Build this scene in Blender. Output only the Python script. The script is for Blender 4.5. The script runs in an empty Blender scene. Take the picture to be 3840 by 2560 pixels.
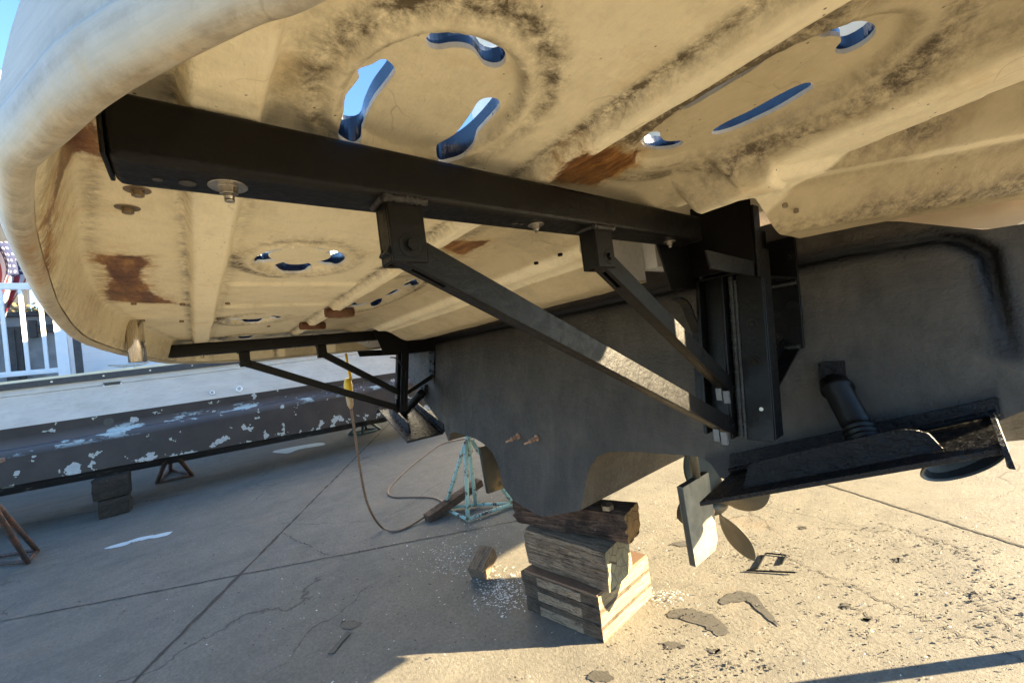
import bpy, bmesh, math, random
import numpy as np
random.seed(7); RNG = np.random.default_rng(7)
SC = bpy.context.scene
COL = SC.collection
V = lambda *a: np.array(a, float)

# ------------------------------------------------------------------ camera
FPX, YAW, PITCH, ROLL, EYE = 1507.85, 0.6731, 0.0193, -0.1275, 1.6
CAM = V(0, 0, EYE)
_fw = V(-math.cos(YAW)*math.cos(PITCH), math.sin(YAW)*math.cos(PITCH), math.sin(PITCH))
_r = V(math.sin(YAW), math.cos(YAW), 0)
_u = V(math.sin(PITCH)*math.cos(YAW), -math.sin(PITCH)*math.sin(YAW), math.cos(PITCH))
CR = math.cos(ROLL)*_r + math.sin(ROLL)*_u
CU = -math.sin(ROLL)*_r + math.cos(ROLL)*_u
CF = _fw
# survey helpers: where the sight line of a measured photo point meets a real plane
def ray(x, y): return CF + CR*(x-1920)/FPX - CU*(y-1280)/FPX
def hit(x, y, n, d):
    v = ray(x, y); n = np.array(n, float)
    return CAM + v*((d - n@CAM)/(n@v))
def PZ(x, y, z): return hit(x, y, (0, 0, 1), z)
def PX(x, y, v): return hit(x, y, (1, 0, 0), v)
def PY(x, y, v): return hit(x, y, (0, 1, 0), v)
RAKE = 0.16017; TD0 = 1.33506
def PT(x, y, s=0): return hit(x, y, (0, 1, -RAKE), TD0 - s)     # transom plane, s metres aft of it
def TY(z, s=0): return TD0 - s + RAKE*z
TILT = 0.015
def tilt(x): return TILT*(x + .53)

# ------------------------------------------------------------------ materials
class N:
    def __init__(s, name):
        s.m = bpy.data.materials.new(name); s.m.use_nodes = True
        s.t = s.m.node_tree; s.n = s.t.nodes; s.b = s.n['Principled BSDF']
        s.out = s.n['Material Output']
    def new(s, ty, **kw):
        k = s.n.new(ty)
        for a, v in kw.items(): setattr(k, a, v)
        return k
    def link(s, a, b): s.t.links.new(a, b)
    def val(s, sock, v):
        if isinstance(v, (int, float, tuple, list)): sock.default_value = v
        else: s.link(v, sock)
    def coord(s, scale=(1, 1, 1), rot=(0, 0, 0), kind='Object'):
        c = s.new('ShaderNodeTexCoord'); mp = s.new('ShaderNodeMapping')
        mp.inputs['Scale'].default_value = scale; mp.inputs['Rotation'].default_value = rot
        s.link(c.outputs[kind], mp.inputs['Vector']); return mp.outputs[0]
    def noise(s, vec, scale, detail=4, rough=.55, dist=0):
        k = s.new('ShaderNodeTexNoise'); s.link(vec, k.inputs['Vector'])
        k.inputs['Scale'].default_value = scale; k.inputs['Detail'].default_value = detail
        k.inputs['Roughness'].default_value = rough; k.inputs['Distortion'].default_value = dist
        return k.outputs['Fac']
    def voro(s, vec, scale, feature='F1', rnd=1):
        k = s.new('ShaderNodeTexVoronoi', feature=feature); s.link(vec, k.inputs['Vector'])
        k.inputs['Scale'].default_value = scale; k.inputs['Randomness'].default_value = rnd
        return k.outputs['Distance']
    def ramp(s, fac, pts, interp='LINEAR'):
        k = s.new('ShaderNodeValToRGB'); s.val(k.inputs[0], fac); k.color_ramp.interpolation = interp
        e = k.color_ramp.elements
        while len(e) < len(pts): e.new(.5)
        for a, (p, c) in zip(e, pts):
            a.position = p; a.color = (c, c, c, 1) if isinstance(c, (int, float)) else (*c, 1)
        return k.outputs[0]
    def math(s, op, a, b=0.0, clamp=False):
        k = s.new('ShaderNodeMath', operation=op, use_clamp=clamp); s.val(k.inputs[0], a); s.val(k.inputs[1], b); return k.outputs[0]
    def mix(s, fac, a, b, blend='MIX'):
        k = s.new('ShaderNodeMix', data_type='RGBA', blend_type=blend)
        s.val(k.inputs[0], fac)
        for i, v in ((6, a), (7, b)): s.val(k.inputs[i], (*v, 1) if isinstance(v, tuple) and len(v) == 3 else v)
        return k.outputs[2]
    def attr(s, name):
        k = s.new('ShaderNodeAttribute', attribute_name=name); return k.outputs['Fac']
    def sep(s, vec):
        k = s.new('ShaderNodeSeparateXYZ'); s.link(vec, k.inputs[0]); return k.outputs
    def bump(s, h, strength=.3, dist=.01, normal=None):
        k = s.new('ShaderNodeBump'); s.link(h, k.inputs['Height'])
        k.inputs['Strength'].default_value = strength; k.inputs['Distance'].default_value = dist
        if normal: s.link(normal, k.inputs['Normal'])
        s.link(k.outputs[0], s.b.inputs['Normal']); return k.outputs[0]
    def set(s, col=None, rough=None, metal=None, spec=None):
        if col is not None: s.val(s.b.inputs['Base Color'], (*col, 1) if isinstance(col, tuple) and len(col) == 3 else col)
        if rough is not None: s.val(s.b.inputs['Roughness'], rough)
        if metal is not None: s.val(s.b.inputs['Metallic'], metal)
        if spec is not None: s.val(s.b.inputs['Specular IOR Level'], spec)
        return s.m

def m_simple(name, c1, c2, scale=8, rough=.5, metal=0, bump=.15, bscale=60, stretch=(1, 1, 1), spec=.5, bdist=.004):
    k = N(name); v = k.coord(stretch)
    n = k.noise(v, scale, 6, .6); n2 = k.noise(v, bscale, 5, .65)
    k.set(k.ramp(n, [(.3, c1), (.7, c2)]), None, metal, spec)
    k.val(k.b.inputs['Roughness'], k.ramp(n2, [(.3, max(rough-.1, .03)), (.75, min(rough+.12, 1))]))
    if bump: k.bump(n2, bump, bdist)
    return k.m

def m_cream(name, base1, base2, dirtcol=(.085, .062, .035), amount=1.0, stre=(1.2, 7, 7), rim=False):
    k = N(name); v = k.coord(); vs = k.coord(stre)
    if rim:
        cx_ = k.new('ShaderNodeCombineXYZ'); k.link(k.math('MULTIPLY', k.attr('rs'), 1.5), cx_.inputs[0]); k.link(k.math('MULTIPLY', k.attr('rh'), 22.0), cx_.inputs[1]); vs = cx_.outputs[0]
    big = k.noise(v, 3.2, 6, .65); fib = k.noise(vs, 7 if rim else 26, 6, .65, .4); fine = k.noise(v, 190, 3, .6); mid = k.noise(v, 15, 7, .7)
    col = k.ramp(big, [(.3, base1), (.72, base2)])
    col = k.mix(k.ramp(mid, [(.48, 0.0), (.75, .4)]), col, tuple(x*.66 for x in base2))
    col = k.mix(k.ramp(fib, [(.46, 0.0), (.72, .38 if rim else .18)]), col, tuple(x*.6 for x in base2))
    col = k.mix(k.ramp(k.noise(v, 6.5, 6, .7), [(.56, 0.0), (.76, .55)]), col, (.60, .40, .16))
    col = k.mix(k.math('MULTIPLY', k.attr('grime_shade'), .88), col, tuple(x*y for x, y in zip(base2, (.50, .455, .38))))
    sp = k.math('MULTIPLY', k.ramp(k.voro(v, 46), [(.05, 1.0), (.10, 0.0)]), k.ramp(k.noise(v, 9, 2), [(.48, 0.0), (.58, .9)]))
    col = k.mix(sp, col, (.07, .045, .02))
    vd = k.new('ShaderNodeVectorMath', operation='ADD'); k.link(v, vd.inputs[0])
    cn = k.new('ShaderNodeTexNoise'); cn.inputs['Scale'].default_value = 9; k.link(v, cn.inputs['Vector'])
    s2 = k.new('ShaderNodeVectorMath', operation='SCALE'); k.link(cn.outputs['Color'], s2.inputs[0]); s2.inputs['Scale'].default_value = .12; k.link(s2.outputs[0], vd.inputs[1])
    hair = k.math('MULTIPLY', k.ramp(k.voro(vd.outputs[0], 7.5, 'DISTANCE_TO_EDGE'), [(.0, 1.0), (.011, 0.0)]), k.ramp(k.noise(v, 6, 3), [(.54, 0.0), (.62, .28)]))
    col = k.mix(hair, col, (.14, .095, .05))
    d = k.attr('dirt')
    blot = k.noise(k.coord((5, 3.2, 4)), 7, 9, .80, .3); mold = k.noise(v, 60, 5, .75)
    dm = k.math('MULTIPLY', k.math('MULTIPLY', d, k.ramp(k.noise(v, 4.5, 4, .6), [(.33, .35), (.62, 1.4)])), k.ramp(k.math('ADD', k.math('MULTIPLY', blot, .7), k.math('MULTIPLY', mold, .3)), [(.40, 0.0), (.60, 1.15)]))
    grime_shade = k.math('MULTIPLY', k.math('MULTIPLY', k.attr('grime_shade'), k.ramp(k.noise(v, 2.1, 7, .75), [(.40, 0.0), (.75, .72)])), k.ramp(mid, [(.35, .3), (.65, 1.0)]))
    dm = k.math('MULTIPLY', k.math('ADD', dm, grime_shade), amount, True)
    col = k.mix(dm, col, dirtcol)
    jit = k.math('ADD', k.math('MULTIPLY', k.math('SUBTRACT', k.noise(k.coord((3, 7, 6)), 7, 8, .8), .5), .055), k.math('MULTIPLY', k.math('SUBTRACT', mold, .5), .02))
    p = k.math('ADD', k.attr('patch'), jit)
    halo = k.ramp(p, [(.468, 0.0), (.5, .75)])
    col = k.mix(k.math('MULTIPLY', halo, k.ramp(blot, [(.42, 0.0), (.6, 1.0)])), col, (.40, .22, .055))
    pm = k.ramp(p, [(.498, 0.0), (.508, 1.0)])
    pcol = k.ramp(k.noise(k.coord((1, 3, 2)), 9, 9, .78), [(.32, (.06, .024, .008)), (.46, (.16, .066, .02)), (.56, (.27, .125, .035)), (.66, (.46, .27, .085)), (.74, (.70, .52, .26))])
    col = k.mix(pm, col, pcol)
    k.set(col, k.mix(pm, (.52, .52, .52), (.36, .36, .36)), 0, .35)
    h = k.math('ADD', k.math('MULTIPLY', mid, 1.0), k.math('MULTIPLY', fine, .35))
    h = k.math('ADD', k.math('ADD', h, k.math('MULTIPLY', k.noise(v, 34, 4, .6), .8)), k.math('MULTIPLY', fib, .35))
    k.bump(h, .12 if rim else .5, .006)
    return k.m

CREAM = m_cream('weathered_gelcoat_underside', (.95, .86, .63), (.90, .80, .56), (.11, .085, .052))
RIMM = m_cream('chalky_gelcoat_edge', (.62, .57, .46), (.48, .44, .35), (.15, .125, .095), 1.1, (2, 2, 9), True)
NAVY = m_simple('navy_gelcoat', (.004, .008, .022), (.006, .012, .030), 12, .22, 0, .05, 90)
WHITEG = m_simple('white_gelcoat', (.72, .72, .70), (.80, .80, .78), 4, .3, 0, .03)
PINKG = m_simple('hull_cream_gelcoat', (.60, .48, .34), (.52, .40, .27), 9, .45, 0, .2, 70)
def m_bottom():
    k = N('black_bottom_paint'); v = k.coord()
    n = k.noise(v, 2.6, 6, .62); n2 = k.noise(k.coord((1.5, 1.5, .6)), 7, 6, .7)
    c = k.ramp(n, [(.3, (.034, .0285, .0225)), (.52, (.055, .0465, .037)), (.72, (.084, .072, .057))])
    c = k.mix(k.ramp(n2, [(.46, 0.0), (.68, .75)]), c, (.026, .023, .019))
    c = k.mix(k.ramp(k.noise(v, 3.3, 3), [(.56, 0.0), (.64, .35)]), c, (.075, .062, .048))
    lap = k.ramp(k.noise(k.coord((1.5, 1, .6)), 1.9, 5, .65, .3), [(.36, .70), (.46, 1.0), (.52, 1.4), (.60, .9), (.7, 1.2)])
    c = k.mix(.55, c, lap, 'MULTIPLY')
    g = k.attr('shade_gloss')
    c = k.mix(g, c, (.008, .008, .009))
    rr = k.ramp(k.noise(v, 40, 4), [(.3, .42), (.7, .60)])
    k.set(c, k.mix(g, rr, (.33, .33, .33)), 0, .4)
    h = k.math('ADD', k.noise(v, 85, 5, .7), k.math('MULTIPLY', k.noise(k.coord((1, 1, 3)), 16, 4), .7))
    k.bump(h, .75, .007); return k.m
BOTTOM = m_bottom()
BLK = m_simple('glossy_black_enamel', (.003, .0026, .0023), (.0062, .0055, .005), 14, .42, 0, .32, 70, (1, 1, 1), .2, .004)
ROUGHBLK = m_simple('crusty_black_paint', (.003, .003, .0035), (.008, .008, .009), 18, .32, 0, 1.0, 40, (1, 1, 1.6), .34, .014)
WELD = m_simple('painted_weld_bead', (.018, .017, .015), (.032, .03, .026), 40, .42, 0, .9, 130, (1, 1, 1), .5, .006)
STEEL = m_simple('stainless_steel', (.36, .33, .28), (.55, .51, .44), 30, .34, 1, .15, 160)
TUBE = m_simple('brushed_stainless_tube', (.50, .47, .42), (.62, .58, .52), 14, .28, 1, .05, 200, (1, 1, .05))
OLDSTEEL = m_simple('tarnished_bolt', (.20, .15, .10), (.35, .29, .21), 60, .5, .8, .4, 160)
BRONZE = m_simple('bronze_propeller', (.085, .074, .052), (.125, .108, .078), 12, .45, .5, .1, 90)
ANODE = m_simple('copper_anode', (.42, .25, .16), (.55, .36, .26), 30, .45, .6, .2, 90)
def m_rudder():
    k = N('rudder_prop_speed_coat'); v = k.coord()
    c = k.ramp(k.noise(v, 9, 6, .7), [(.3, (.13, .118, .085)), (.7, (.25, .232, .175))])
    c = k.mix(k.ramp(k.noise(k.coord((1, 1, .5)), 22, 6, .75), [(.52, 0.0), (.7, .7)]), c, (.07, .065, .05))
    k.set(c, .5, 0, .4); k.bump(k.noise(v, 90, 4), .25, .003); return k.m
RUD = m_rudder()
RUDEDGE = m_simple('rudder_dark_edge', (.03, .028, .022), (.05, .047, .038), 20, .5)
def m_portrud():
    k = N('rust_marked_rudder'); v = k.coord()
    c = k.ramp(k.noise(v, 7, 6, .7), [(.35, (.022, .019, .012)), (.7, (.05, .042, .025))])
    z = k.sep(v)[2]
    mk = k.math('MULTIPLY', k.attr('rust'), k.ramp(k.noise(v, 14, 5, .7), [(.38, 0.0), (.55, 1.0)]))
    c = k.mix(mk, c, (.42, .24, .05)); k.set(c, .6); return k.m
PRUD = m_portrud()

def m_ground():
    k = N('yard_concrete'); v = k.coord()
    big = k.noise(v, .35, 6, .6); mid = k.noise(v, 2.4, 8, .70); fine = k.noise(v, 48, 6, .74); sand = k.noise(v, 210, 3, .7)
    c = k.ramp(big, [(.3, (.175, .162, .133)), (.7, (.215, .20, .165))])
    c = k.mix(k.ramp(mid, [(.38, 0.0), (.72, .65)]), c, (.105, .098, .082))
    c = k.mix(k.ramp(k.noise(v, 9, 7, .7), [(.42, 0.0), (.75, .5)]), c, (.27, .25, .20))
    c = k.mix(k.ramp(fine, [(.30, .75), (.56, 0.0)]), c, (.10, .088, .066))
    c = k.mix(k.ramp(fine, [(.58, 0.0), (.80, .6)]), c, (.36, .32, .245))
    c = k.mix(k.ramp(sand, [(.34, .6), (.50, 0.0)]), c, (.075, .065, .048))
    c = k.mix(k.ramp(k.noise(v, 1.1, 5, .65), [(.58, 0.0), (.74, .45)]), c, (.245, .165, .10))
    c = k.mix(k.ramp(k.noise(k.coord((1, .30, 1), (0, 0, .55)), 2.6, 8, .78), [(.50, 0.0), (.74, .7)]), c, (.095, .09, .08))
    c = k.mix(k.ramp(k.noise(k.coord((1, .22, 1), (0, 0, .62)), 5.5, 8, .78), [(.60, 0.0), (.70, .5)]), c, (.06, .055, .047))
    vv = k.new('ShaderNodeVectorMath', operation='ADD'); k.link(v, vv.inputs[0])
    cn = k.new('ShaderNodeTexNoise'); cn.inputs['Scale'].default_value = 3.5; cn.inputs['Detail'].default_value = 6; k.link(v, cn.inputs['Vector'])
    sc_ = k.new('ShaderNodeVectorMath', operation='SCALE'); k.link(cn.outputs['Color'], sc_.inputs[0]); sc_.inputs['Scale'].default_value = .28
    k.link(sc_.outputs[0], vv.inputs[1])
    cr = k.math('MULTIPLY', k.ramp(k.voro(vv.outputs[0], .42, 'DISTANCE_TO_EDGE'), [(.0, .75), (.0022, 0.0)]), k.ramp(k.noise(v, .7, 3), [(.48, 0.0), (.56, 1.0)]))
    c = k.mix(cr, c, (.04, .034, .025))
    fl = k.math('MULTIPLY', k.ramp(k.voro(k.coord((1, 1.8, 1), (0, 0, .5)), 15), [(.08, 1.0), (.13, 0.0)]), k.ramp(k.noise(v, 1.7, 5, .7), [(.5, 0.0), (.62, .75)]))
    c = k.mix(fl, c, (.06, .05, .036))
    k.set(c, .82, 0, .3)
    h = k.math('ADD', k.math('MULTIPLY', fine, 1.0), k.math('MULTIPLY', sand, .6)); k.bump(h, .7, .008)
    return k.m
GROUND = m_ground()
JOINT = m_simple('joint_dirt', (.030, .025, .018), (.06, .05, .036), 30, .9, 0, .5, 90)
SMEAR = m_simple('dried_grey_paint_smear', (.045, .041, .034), (.085, .077, .062), 22, .7, 0, .5, 70, (1, 5, 1))
RUSTMARK = m_simple('red_primer_mark', (.22, .15, .105), (.27, .20, .14), 26, .85, 0, .3, 90)
CHIPD = m_simple('black_paint_flake', (.020, .018, .015), (.05, .045, .038), 30, .6, 0, 0)
CHIPW = m_simple('white_paint_flake', (.62, .60, .54), (.75, .73, .68), 30, .6, 0, 0)
SILVER = m_simple('pale_blue_paint_splash', (.44, .52, .53), (.52, .60, .60), 20, .6)

def m_wood(name, a, b, dark, axis_scale, rings=14, darkamt=.5):
    k = N(name); v = k.coord(axis_scale)
    g = k.noise(v, rings, 7, .68, .5); g2 = k.noise(v, rings*3.3, 5, .7)
    c = k.ramp(g, [(.30, tuple(x*.72 for x in a)), (.46, a), (.54, b), (.66, tuple(x*.8 for x in a))])
    c = k.mix(k.ramp(g2, [(.50, 0.0), (.70, .75)]), c, dark)
    c = k.mix(k.math('MULTIPLY', k.ramp(k.noise(k.coord(), 6, 5, .7), [(.46, 0.0), (.64, 1.0)]), darkamt), c, tuple(x*.6 for x in dark))
    cr = k.ramp(k.voro(k.coord(tuple(x*.8 for x in axis_scale)), 12, 'DISTANCE_TO_EDGE'), [(.0, .7), (.035, 0.0)])
    c = k.mix(cr, c, (.03, .02, .012))
    ck = k.noise(k.coord((axis_scale[0]*.22, axis_scale[1]*.55, axis_scale[2]*.55)), 6, 4, .6, .2)
    chk = k.ramp(ck, [(.485, 0.0), (.5, 1.0), (.515, 0.0)])
    c = k.mix(k.math('MULTIPLY', chk, .85), c, (.02, .014, .010))
    wp = k.ramp(k.noise(k.coord(), 7.5, 5, .7), [(.70, 0.0), (.715, .8)])
    c = k.mix(wp, c, (.5, .48, .44))
    k.set(c, .78, 0, .25)
    k.bump(k.math('ADD', k.math('MULTIPLY', g2, 1.0), k.math('MULTIPLY', k.math('ADD', cr, chk), -.8)), .9, .012); return k.m
WOODR = m_wood('grey_brown_timber', (.26, .18, .115), (.38, .275, .18), (.10, .07, .05), (.8, 16, 16), 4.2)
WOODT = m_wood('dark_brown_timber', (.125, .07, .046), (.20, .12, .078), (.032, .021, .017), (.8, 15, 15), 4.2, .8)
WOODP = m_wood('pale_plywood_edge', (.46, .34, .18), (.58, .45, .25), (.24, .16, .08), (5, .6, 26), 6, .15)
WOODD = m_wood('weathered_plywood_face', (.15, .11, .075), (.22, .16, .11), (.045, .034, .025), (.6, 5, 26), 6, .6)
WOODM = m_wood('pinkish_board', (.33, .24, .16), (.40, .30, .20), (.17, .12, .08), (1, 8, 12), 6, .15)
def m_endgrain(name, a, b, cx, cz):
    k = N(name); v = k.coord()
    s = k.sep(v)
    dy = k.math('SUBTRACT', s[1], cx); dz = k.math('SUBTRACT', s[2], cz)
    r = k.math('SQRT', k.math('ADD', k.math('MULTIPLY', dy, dy), k.math('MULTIPLY', dz, dz)))
    r = k.math('ADD', r, k.math('MULTIPLY', k.noise(v, 9, 4), .03))
    w = k.math('SINE', k.math('MULTIPLY', r, 330))
    c = k.mix(k.ramp(w, [(.2, 0.0), (.9, .55)]), a, b)
    cr = k.ramp(k.voro(v, 15, 'DISTANCE_TO_EDGE'), [(0, 1.0), (.03, 0.0)])
    c = k.mix(cr, c, (.04, .03, .018)); c = k.mix(k.ramp(k.noise(v, 11, 5, .7), [(.5, 0.0), (.7, .6)]), c, tuple(x*.45 for x in a))
    k.set(c, .85, 0, .2); k.bump(k.math('SUBTRACT', k.noise(v, 90, 4), cr), .8, .006); return k.m
END1 = m_endgrain('grey_end_grain', (.21, .185, .12), (.13, .11, .07), .14, .10)
END2 = m_endgrain('orange_end_grain', (.30, .18, .075), (.17, .095, .035), .08, .08)
PLYBROWN = m_simple('brown_plywood_top', (.11, .06, .035), (.17, .10, .055), 14, .8, 0, .3, 50)
CORD = m_simple('brown_rubber_cord', (.13, .075, .045), (.19, .115, .07), 40, .5, 0, .1)
YELLOW = m_simple('yellow_rubber', (.78, .46, .02), (.85, .53, .03), 10, .45, 0, .05)
TAN = m_simple('tan_connector', (.42, .27, .13), (.50, .34, .18), 10, .5)
def m_stand(name, paint, under, thr):
    k = N(name); v = k.coord()
    n = k.noise(v, 16, 6, .7)
    mk = k.ramp(n, [(thr, 0.0), (thr+.03, 1.0)])
    c = k.mix(mk, paint, k.ramp(k.noise(v, 60, 3), [(.35, under), (.65, (under[0]*1.6, under[1]*1.2, under[2]))]))
    k.set(c, .6); k.bump(mk, .3, .002); return k.m
TEAL = m_stand('flaking_mint_paint', (.33, .47, .41), (.075, .045, .032), .545)
RUSTY = m_stand('rusty_dark_steel', (.055, .042, .035), (.13, .055, .03), .52)
GREENST = m_stand('faded_green_steel', (.06, .10, .10), (.05, .035, .025), .60)
def m_nb():
    k = N('peeling_black_bottom_paint'); v = k.coord(); z = k.sep(v)[2]
    c = k.ramp(k.noise(v, 3, 6, .65), [(.3, (.014, .010, .009)), (.7, (.034, .026, .023))])
    lo = k.attr('peel')
    n = k.math('ADD', k.noise(k.coord((1, 1, 1)), 2.4, 8, .62), k.math('MULTIPLY', lo, .21))
    n = k.math('MAXIMUM', n, k.math('ADD', k.noise(v, 5.5, 5, .55), k.math('ADD', .118, k.math('MULTIPLY', lo, .06))))
    mk = k.ramp(n, [(.77, 0.0), (.776, 1.0)])
    rim = k.ramp(n, [(.77, 1.0), (.80, 0.0)])
    pc = k.ramp(k.noise(v, 26, 5, .7), [(.4, (.30, .315, .325)), (.7, (.38, .39, .39))])
    pc = k.mix(rim, pc, (.42, .46, .38))
    c = k.mix(mk, c, pc)
    lg = k.attr('ledge')
    n3 = k.math('MULTIPLY', lg, k.ramp(k.noise(k.coord((1, .4, 1)), 3.6, 7, .7), [(.55, 0.0), (.57, 1.0)]))
    c = k.mix(n3, c, (.50, .66, .70)); c = k.mix(k.math('MULTIPLY', lg, .35), c, (.16, .16, .20))  # peeled patches; the ledge's lit top is also put into the colour
    k.set(c, .55); k.bump(k.math('ADD', mk, k.noise(v, 40, 4)), .2, .006); return k.m
NBOT = m_nb()
def m_nside():
    k = N('chalky_grey_topsides'); v = k.coord((1, 1, 2.5))
    c = k.ramp(k.noise(v, 2.2, 7, .68), [(.3, (.45, .448, .435)), (.7, (.60, .598, .58))])
    z = k.sep(k.coord())[2]
    c = k.mix(k.ramp(k.noise(v, 9, 6, .75), [(.5, 0.0), (.75, .35)]), c, (.26, .25, .22))
    k.set(c, .5); return k.m
NSIDE = m_nside()
RUBBER = m_simple('black_rubber_rail', (.018, .021, .028), (.035, .04, .05), 20, .45)
CREAMTRIM = m_simple('cream_toe_rail', (.70, .62, .42), (.78, .70, .50), 10, .5)
WHITEP = m_simple('white_paint', (.74, .76, .78), (.82, .83, .84), 6, .5, 0, .05)
def m_siding():
    k = N('white_siding_boards'); z = k.sep(k.coord())[2]
    w = k.math('FRACT', k.math('MULTIPLY', z, 5.0))
    c = k.mix(k.ramp(w, [(.0, .45), (.05, 0.0)]), (.76, .78, .80), (.45, .47, .50)); k.set(c, .6)
    k.bump(w, .3, .01); return k.m
SIDING = m_siding()
CONC = m_simple('stained_grey_render', (.20, .205, .21), (.42, .42, .42), 2.2, .85, 0, .4, 30)
DARKST = m_simple('dark_post', (.05, .045, .045), (.09, .08, .075), 9, .7)
ROOFG = m_simple('grey_roof_panel', (.016, .018, .022), (.024, .027, .032), 5, .6)  # gable's shade is put into this dark base; the sun still reaches it
def m_flag():
    k = N('flag_cloth'); u = k.new('ShaderNodeUVMap'); s = k.sep(u.outputs[0])
    st = k.math('GREATER_THAN', k.math('FRACT', k.math('MULTIPLY', s[1], 6.5)), .5)
    c = k.mix(st, (.16, .012, .02), (.30, .30, .32))
    can = k.math('MULTIPLY', k.math('LESS_THAN', s[0], .42), k.math('GREATER_THAN', s[1], .4615))
    vo = k.new('ShaderNodeTexVoronoi'); vo.inputs['Scale'].default_value = 14; vo.inputs['Randomness'].default_value = 0; k.link(u.outputs[0], vo.inputs['Vector'])
    c = k.mix(can, c, k.mix(k.ramp(vo.outputs['Distance'], [(.18, 1.0), (.22, 0.0)]), (.008, .014, .05), (.28, .28, .30)))
    k.set(c, .8); return k.m
FLAG = m_flag()
LEAFM = m_simple('autumn_leaves', (.20, .10, .03), (.28, .22, .07), 3, .7)
GLASS = m_simple('dark_window_glass', (.02, .025, .03), (.03, .035, .04), 5, .08, 0, 0)
ROADSHADE = m_simple('shade_blue_road', (.055, .07, .085), (.085, .10, .115), 6, .85, 0, .3, 60)  # blue shade of the far ground is put into this colour
LINEW = m_simple('white_road_line', (.70, .68, .62), (.78, .76, .70), 8, .7)

# ------------------------------------------------------------------ mesh builder
class MB:
    def __init__(s): s.v = []; s.f = []; s.m = []; s.sm = []
    def add(s, vs, fs, m=0, smooth=False):
        o = len(s.v); s.v += [tuple(map(float, p)) for p in vs]
        for f in fs: s.f.append([i+o for i in f]); s.m.append(m); s.sm.append(smooth)
        return s
    def hexa(s, c8, m=0):      # 8 corners: bottom ring 0-3, top ring 4-7
        return s.add(c8, [(3, 2, 1, 0), (4, 5, 6, 7), (0, 1, 5, 4), (1, 2, 6, 5), (2, 3, 7, 6), (3, 0, 4, 7)], m)
    def box(s, x0, x1, y0, y1, z0, z1, m=0):
        return s.hexa([(x0, y0, z0), (x1, y0, z0), (x1, y1, z0), (x0, y1, z0), (x0, y0, z1), (x1, y0, z1), (x1, y1, z1), (x0, y1, z1)], m)
    def obox(s, a, b, w, h, side, m=0):   # bar from a to b; w along side, h across
        a = np.array(a, float); b = np.array(b, float); t = (b-a)/np.linalg.norm(b-a)
        sd = np.array(side, float); sd = sd - t*(sd@t); sd /= np.linalg.norm(sd); up = np.cross(sd, t)
        if up[2] < 0: up = -up
        q = []
        for z in (-h/2, h/2):
            for p, x in ((a, -w/2), (a, w/2), (b, w/2), (b, -w/2)): q.append(p + sd*x + up*z)
        return s.hexa(q, m)
    def tube(s, pts, rad, seg=10, m=0, cap=True, smooth=True):
        pts = [np.array(p, float) for p in pts]
        R = rad if isinstance(rad, (list, tuple)) else [rad]*len(pts)
        vs = []; fs = []; prev = None
        for i, p in enumerate(pts):
            t = pts[min(i+1, len(pts)-1)] - pts[max(i-1, 0)]; t = t/np.linalg.norm(t)
            if prev is None:
                a = V(0, 0, 1) if abs(t[2]) < .9 else V(1, 0, 0)
                n = np.cross(t, a)
            else: n = prev - t*(prev@t)
            n /= np.linalg.norm(n); prev = n; bn = np.cross(t, n)
            for k in range(seg):
                an = 2*math.pi*k/seg; vs.append(p + R[i]*(math.cos(an)*n + math.sin(an)*bn))
        for i in range(len(pts)-1):
            for k in range(seg):
                k2 = (k+1) % seg; fs.append((i*seg+k, i*seg+k2, (i+1)*seg+k2, (i+1)*seg+k))
        s.add(vs, fs, m, smooth)
        if cap:
            o = len(vs); s.add(vs[:seg], [tuple(range(seg))[::-1]], m); s.add(vs[-seg:], [tuple(range(seg))], m)
        return s
    def prism(s, poly, d, m=0, ms=None):   # planar polygon pushed along vector d
        n = len(poly); d = np.array(d, float); p0 = [np.array(p, float) for p in poly]; p1 = [p+d for p in p0]
        s.add(p0, [tuple(range(n))[::-1]], m); s.add(p1, [tuple(range(n))], m)
        s.add(p0+p1, [(i, (i+1) % n, n+(i+1) % n, n+i) for i in range(n)], m if ms is None else ms)
        return s
    def build(s, name, mats, parent=None, bevel=0, seg=2, origin=None, auto=True):
        mats = mats if isinstance(mats, (list, tuple)) else [mats]
        me = bpy.data.meshes.new(name)
        org = origin if origin is not None else (ROOTLOC.get(parent.name, (0, 0, 0)) if parent is not None else (0, 0, 0))
        me.from_pydata([(p[0]-org[0], p[1]-org[1], p[2]-org[2]) for p in s.v], [], s.f)
        for k in mats: me.materials.append(k)
        me.polygons.foreach_set('material_index', s.m); me.polygons.foreach_set('use_smooth', s.sm)
        if auto:
            bm = bmesh.new(); bm.from_mesh(me); bmesh.ops.remove_doubles(bm, verts=bm.verts, dist=1e-5)
            bmesh.ops.recalc_face_normals(bm, faces=bm.faces)
            if bevel:
                es = [e for e in bm.edges if len(e.link_faces) == 2 and e.calc_face_angle(0) > .6 and not (e.link_faces[0].smooth and e.link_faces[1].smooth)]
                bmesh.ops.bevel(bm, geom=es, offset=bevel, segments=seg, affect='EDGES', profile=.6, clamp_overlap=True)
                if seg > 1:
                    for f in bm.faces: f.smooth = True
            bm.to_mesh(me); bm.free()
            if bevel and seg > 1:
                try: me.set_sharp_from_angle(angle=math.radians(38))
                except Exception: pass
        me.update()
        o = bpy.data.objects.new(name, me); COL.objects.link(o)
        if parent is not None:
            o.parent = parent; ROOTLOC[o.name] = org
        else:
            o.location = org; ROOTLOC[o.name] = tuple(org)
        return o
ROOTLOC = {}
def tag(o, label=None, cat=None, group=None, kind=None):
    for k, v in (('label', label), ('category', cat), ('group', group), ('kind', kind)):
        if v: o[k] = v
    return o
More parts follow.
